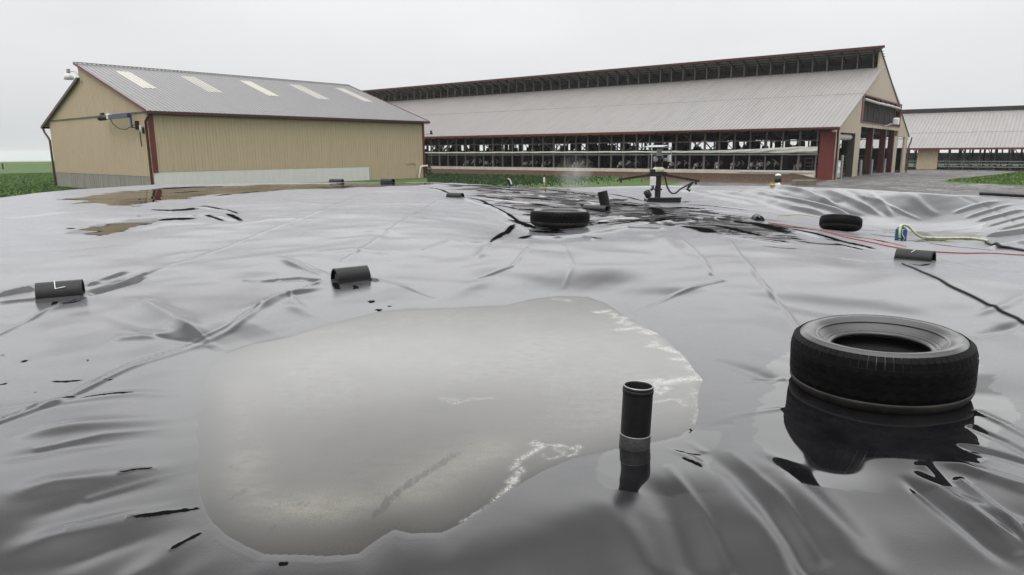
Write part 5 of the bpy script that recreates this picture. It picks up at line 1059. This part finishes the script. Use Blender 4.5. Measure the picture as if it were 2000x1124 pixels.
# ------------------------------------------------------------------ odds and ends beyond the cover
def gpt(px, py):
    d = ray(px, py); t = np.geomspace(10, 150, 1200); h = ground_h(d.x * t, d.y * t); z = CAM_H + d.z * t; i = int(np.argmax(z <= h)); return Vector((d.x * t[i], d.y * t[i], h[i]))
P = on_sheet(996, 360); t = thing('valve_post', 'dark bent pipe with a white strap at the far rim', 'pipe', P); q = P.y / FPX
MB().tube([(2 * q, 0, -.1), (1 * q, 0, 5 * q), (-2 * q, 0, 12 * q), (-4 * q, 0, 14 * q)], [.075, .07, .06, .05], 10).build('pipe', M['black_paint'], t); MB().tube([(-4 * q, -.08, 14.5 * q), (0, -.08, 13 * q), (3 * q, -.09, 4 * q)], .022, 6).build('strap', M['white_paint'], t)
P = on_sheet(1064, 364); t = thing('marker_stake', 'short wooden stake with a white and yellow tag at the far rim', 'stake', P); q = P.y / FPX
MB().box((1 * q, -.02, -.1), (3.2 * q, .02, 15 * q)).build('stake', M['timber'], t); MB().box((-3 * q, -.03, 10 * q), (0.5 * q, .03, 19 * q)).build('tag', M['white_paint'], t); MB().box((-2 * q, -.032, 5 * q), (.7 * q, .028, 9.8 * q)).build('tag', M['yellow'], t)
P = on_sheet(1513, 364.5) + Vector((0, 0, -.02)); q = P.y / FPX
t = thing('bucket', 'small yellow bucket on the far rim beside a white jug', 'bucket', P + Vector((0, .2, 0))); MB().lathe([(0, 0), (.055, 0), (.065, 6 * q), (.06, 6 * q), (.05, .02), (0, .02)], 18).build('pail', M['yellow'], t); MB().tube([(-.06, 0, 6 * q), (-.05, 0, 8 * q), (0, 0, 9 * q), (.05, 0, 8 * q), (.06, 0, 6 * q)], .005, 5).build('handle', M['galv'], t)
t = thing('jug', 'white plastic jug on the far rim right of the yellow bucket', 'jug', P + Vector((11 * q, .2, 0))); MB().box((-5 * q, -.06, 0), (5 * q, .06, 6 * q), bev=.02).build('body', M['foam_white'], t); MB().tube([(2 * q, 0, 6 * q), (2 * q, 0, 8 * q)], .02, 8).build('cap', M['white_paint'], t)
P2 = gpt(1519, 356); q = P2.y / FPX
t = thing('bin_bag', 'dark bag with a pale top behind the yellow bucket', 'bag', P2)
b = MB(); prof = [(.0, 0), (5 * q, 0), (6.5 * q, 3 * q), (6 * q, 7 * q), (3.5 * q, 11 * q)]; b.lathe(prof, 14).build('sack', M['black_paint'], t); MB().lathe([(3.6 * q, 10.6 * q), (6 * q, 12 * q), (5 * q, 14.5 * q), (2 * q, 15.5 * q), (0, 15.6 * q)], 12).build('top', M['foam_white'], t)
P2 = gpt(1570, 362); q = P2.y / FPX
t = thing('concrete_slab', 'dull concrete block lying on the gravel before the red panel', 'block', P2, .15); MB().box((-21 * q, -.3, -.1), (21 * q, .3, 10 * q), bev=.03).build('slab', simple('dirty_block', (.16, .14, .11), .9, .4, 4, bump=.3), t)
P2 = gpt(6, 331)
t = thing('fence_post', 'lone dark post at the far edge of the left field', 'post', P2); q = P2.y / FPX; MB().box((-1.2 * q, -.1, -.3), (1.2 * q, .1, 11 * q)).build('post', M['timber_dark'], t)
# small puff of steam rising behind the rim
st = bpy.data.materials.new('steam'); st.use_nodes = True; tt = st.node_tree; tt.nodes.remove(tt.nodes['Principled BSDF']); pv_ = tt.nodes.new('ShaderNodeVolumePrincipled')
no = tt.nodes.new('ShaderNodeTexNoise'); no.inputs['Scale'].default_value = 2.2; no.inputs['Detail'].default_value = 4; tcs = tt.nodes.new('ShaderNodeTexCoord'); tt.links.new(tcs.outputs['Object'], no.inputs[0])
gr = tt.nodes.new('ShaderNodeTexGradient'); gr.gradient_type = 'SPHERICAL'; tt.links.new(tcs.outputs['Object'], gr.inputs[0])
m1 = tt.nodes.new('ShaderNodeMapRange'); m1.inputs[1].default_value = .35; m1.inputs[2].default_value = .75; m1.inputs[3].default_value = 0; m1.inputs[4].default_value = 1.1; tt.links.new(no.outputs[0], m1.inputs[0])
m2 = tt.nodes.new('ShaderNodeMath'); m2.operation = 'MULTIPLY'; tt.links.new(m1.outputs[0], m2.inputs[0]); tt.links.new(gr.outputs[1], m2.inputs[1]); tt.links.new(m2.outputs[0], pv_.inputs['Density']); tt.links.new(pv_.outputs[0], tt.nodes['Material Output'].inputs['Volume']); pv_.inputs['Color'].default_value = (.95, .95, .95, 1)
P = on_sheet(1125, 366); b = MB(); b.lathe([(0, -1)] + [(math.cos(a), math.sin(a)) for a in np.linspace(-1.4, 1.4, 9)] + [(0, 1)], 20); so = b.build('steam', st, None, P + Vector((0, .8, .35))); so.scale = (.75, .6, .75); tag(so, kind='stuff', label='faint puff of white steam rising behind the far rim of the cover', cat='steam')

hz = bpy.data.materials.new('haze'); hz.use_nodes = True; ht = hz.node_tree; ht.nodes.remove(ht.nodes['Principled BSDF']); hv = ht.nodes.new('ShaderNodeVolumePrincipled')
hv.inputs['Density'].default_value = .00028; hv.inputs['Color'].default_value = (.93, .95, .97, 1); hv.inputs['Anisotropy'].default_value = .2; ht.links.new(hv.outputs[0], ht.nodes['Material Output'].inputs['Volume'])
tag(MB().box((-3600, -3600, -29), (3600, 3600, 12)).build('haze', hz), kind='stuff', label='thin pale haze over the fields', cat='haze')
S.cycles.volume_bounces = 1
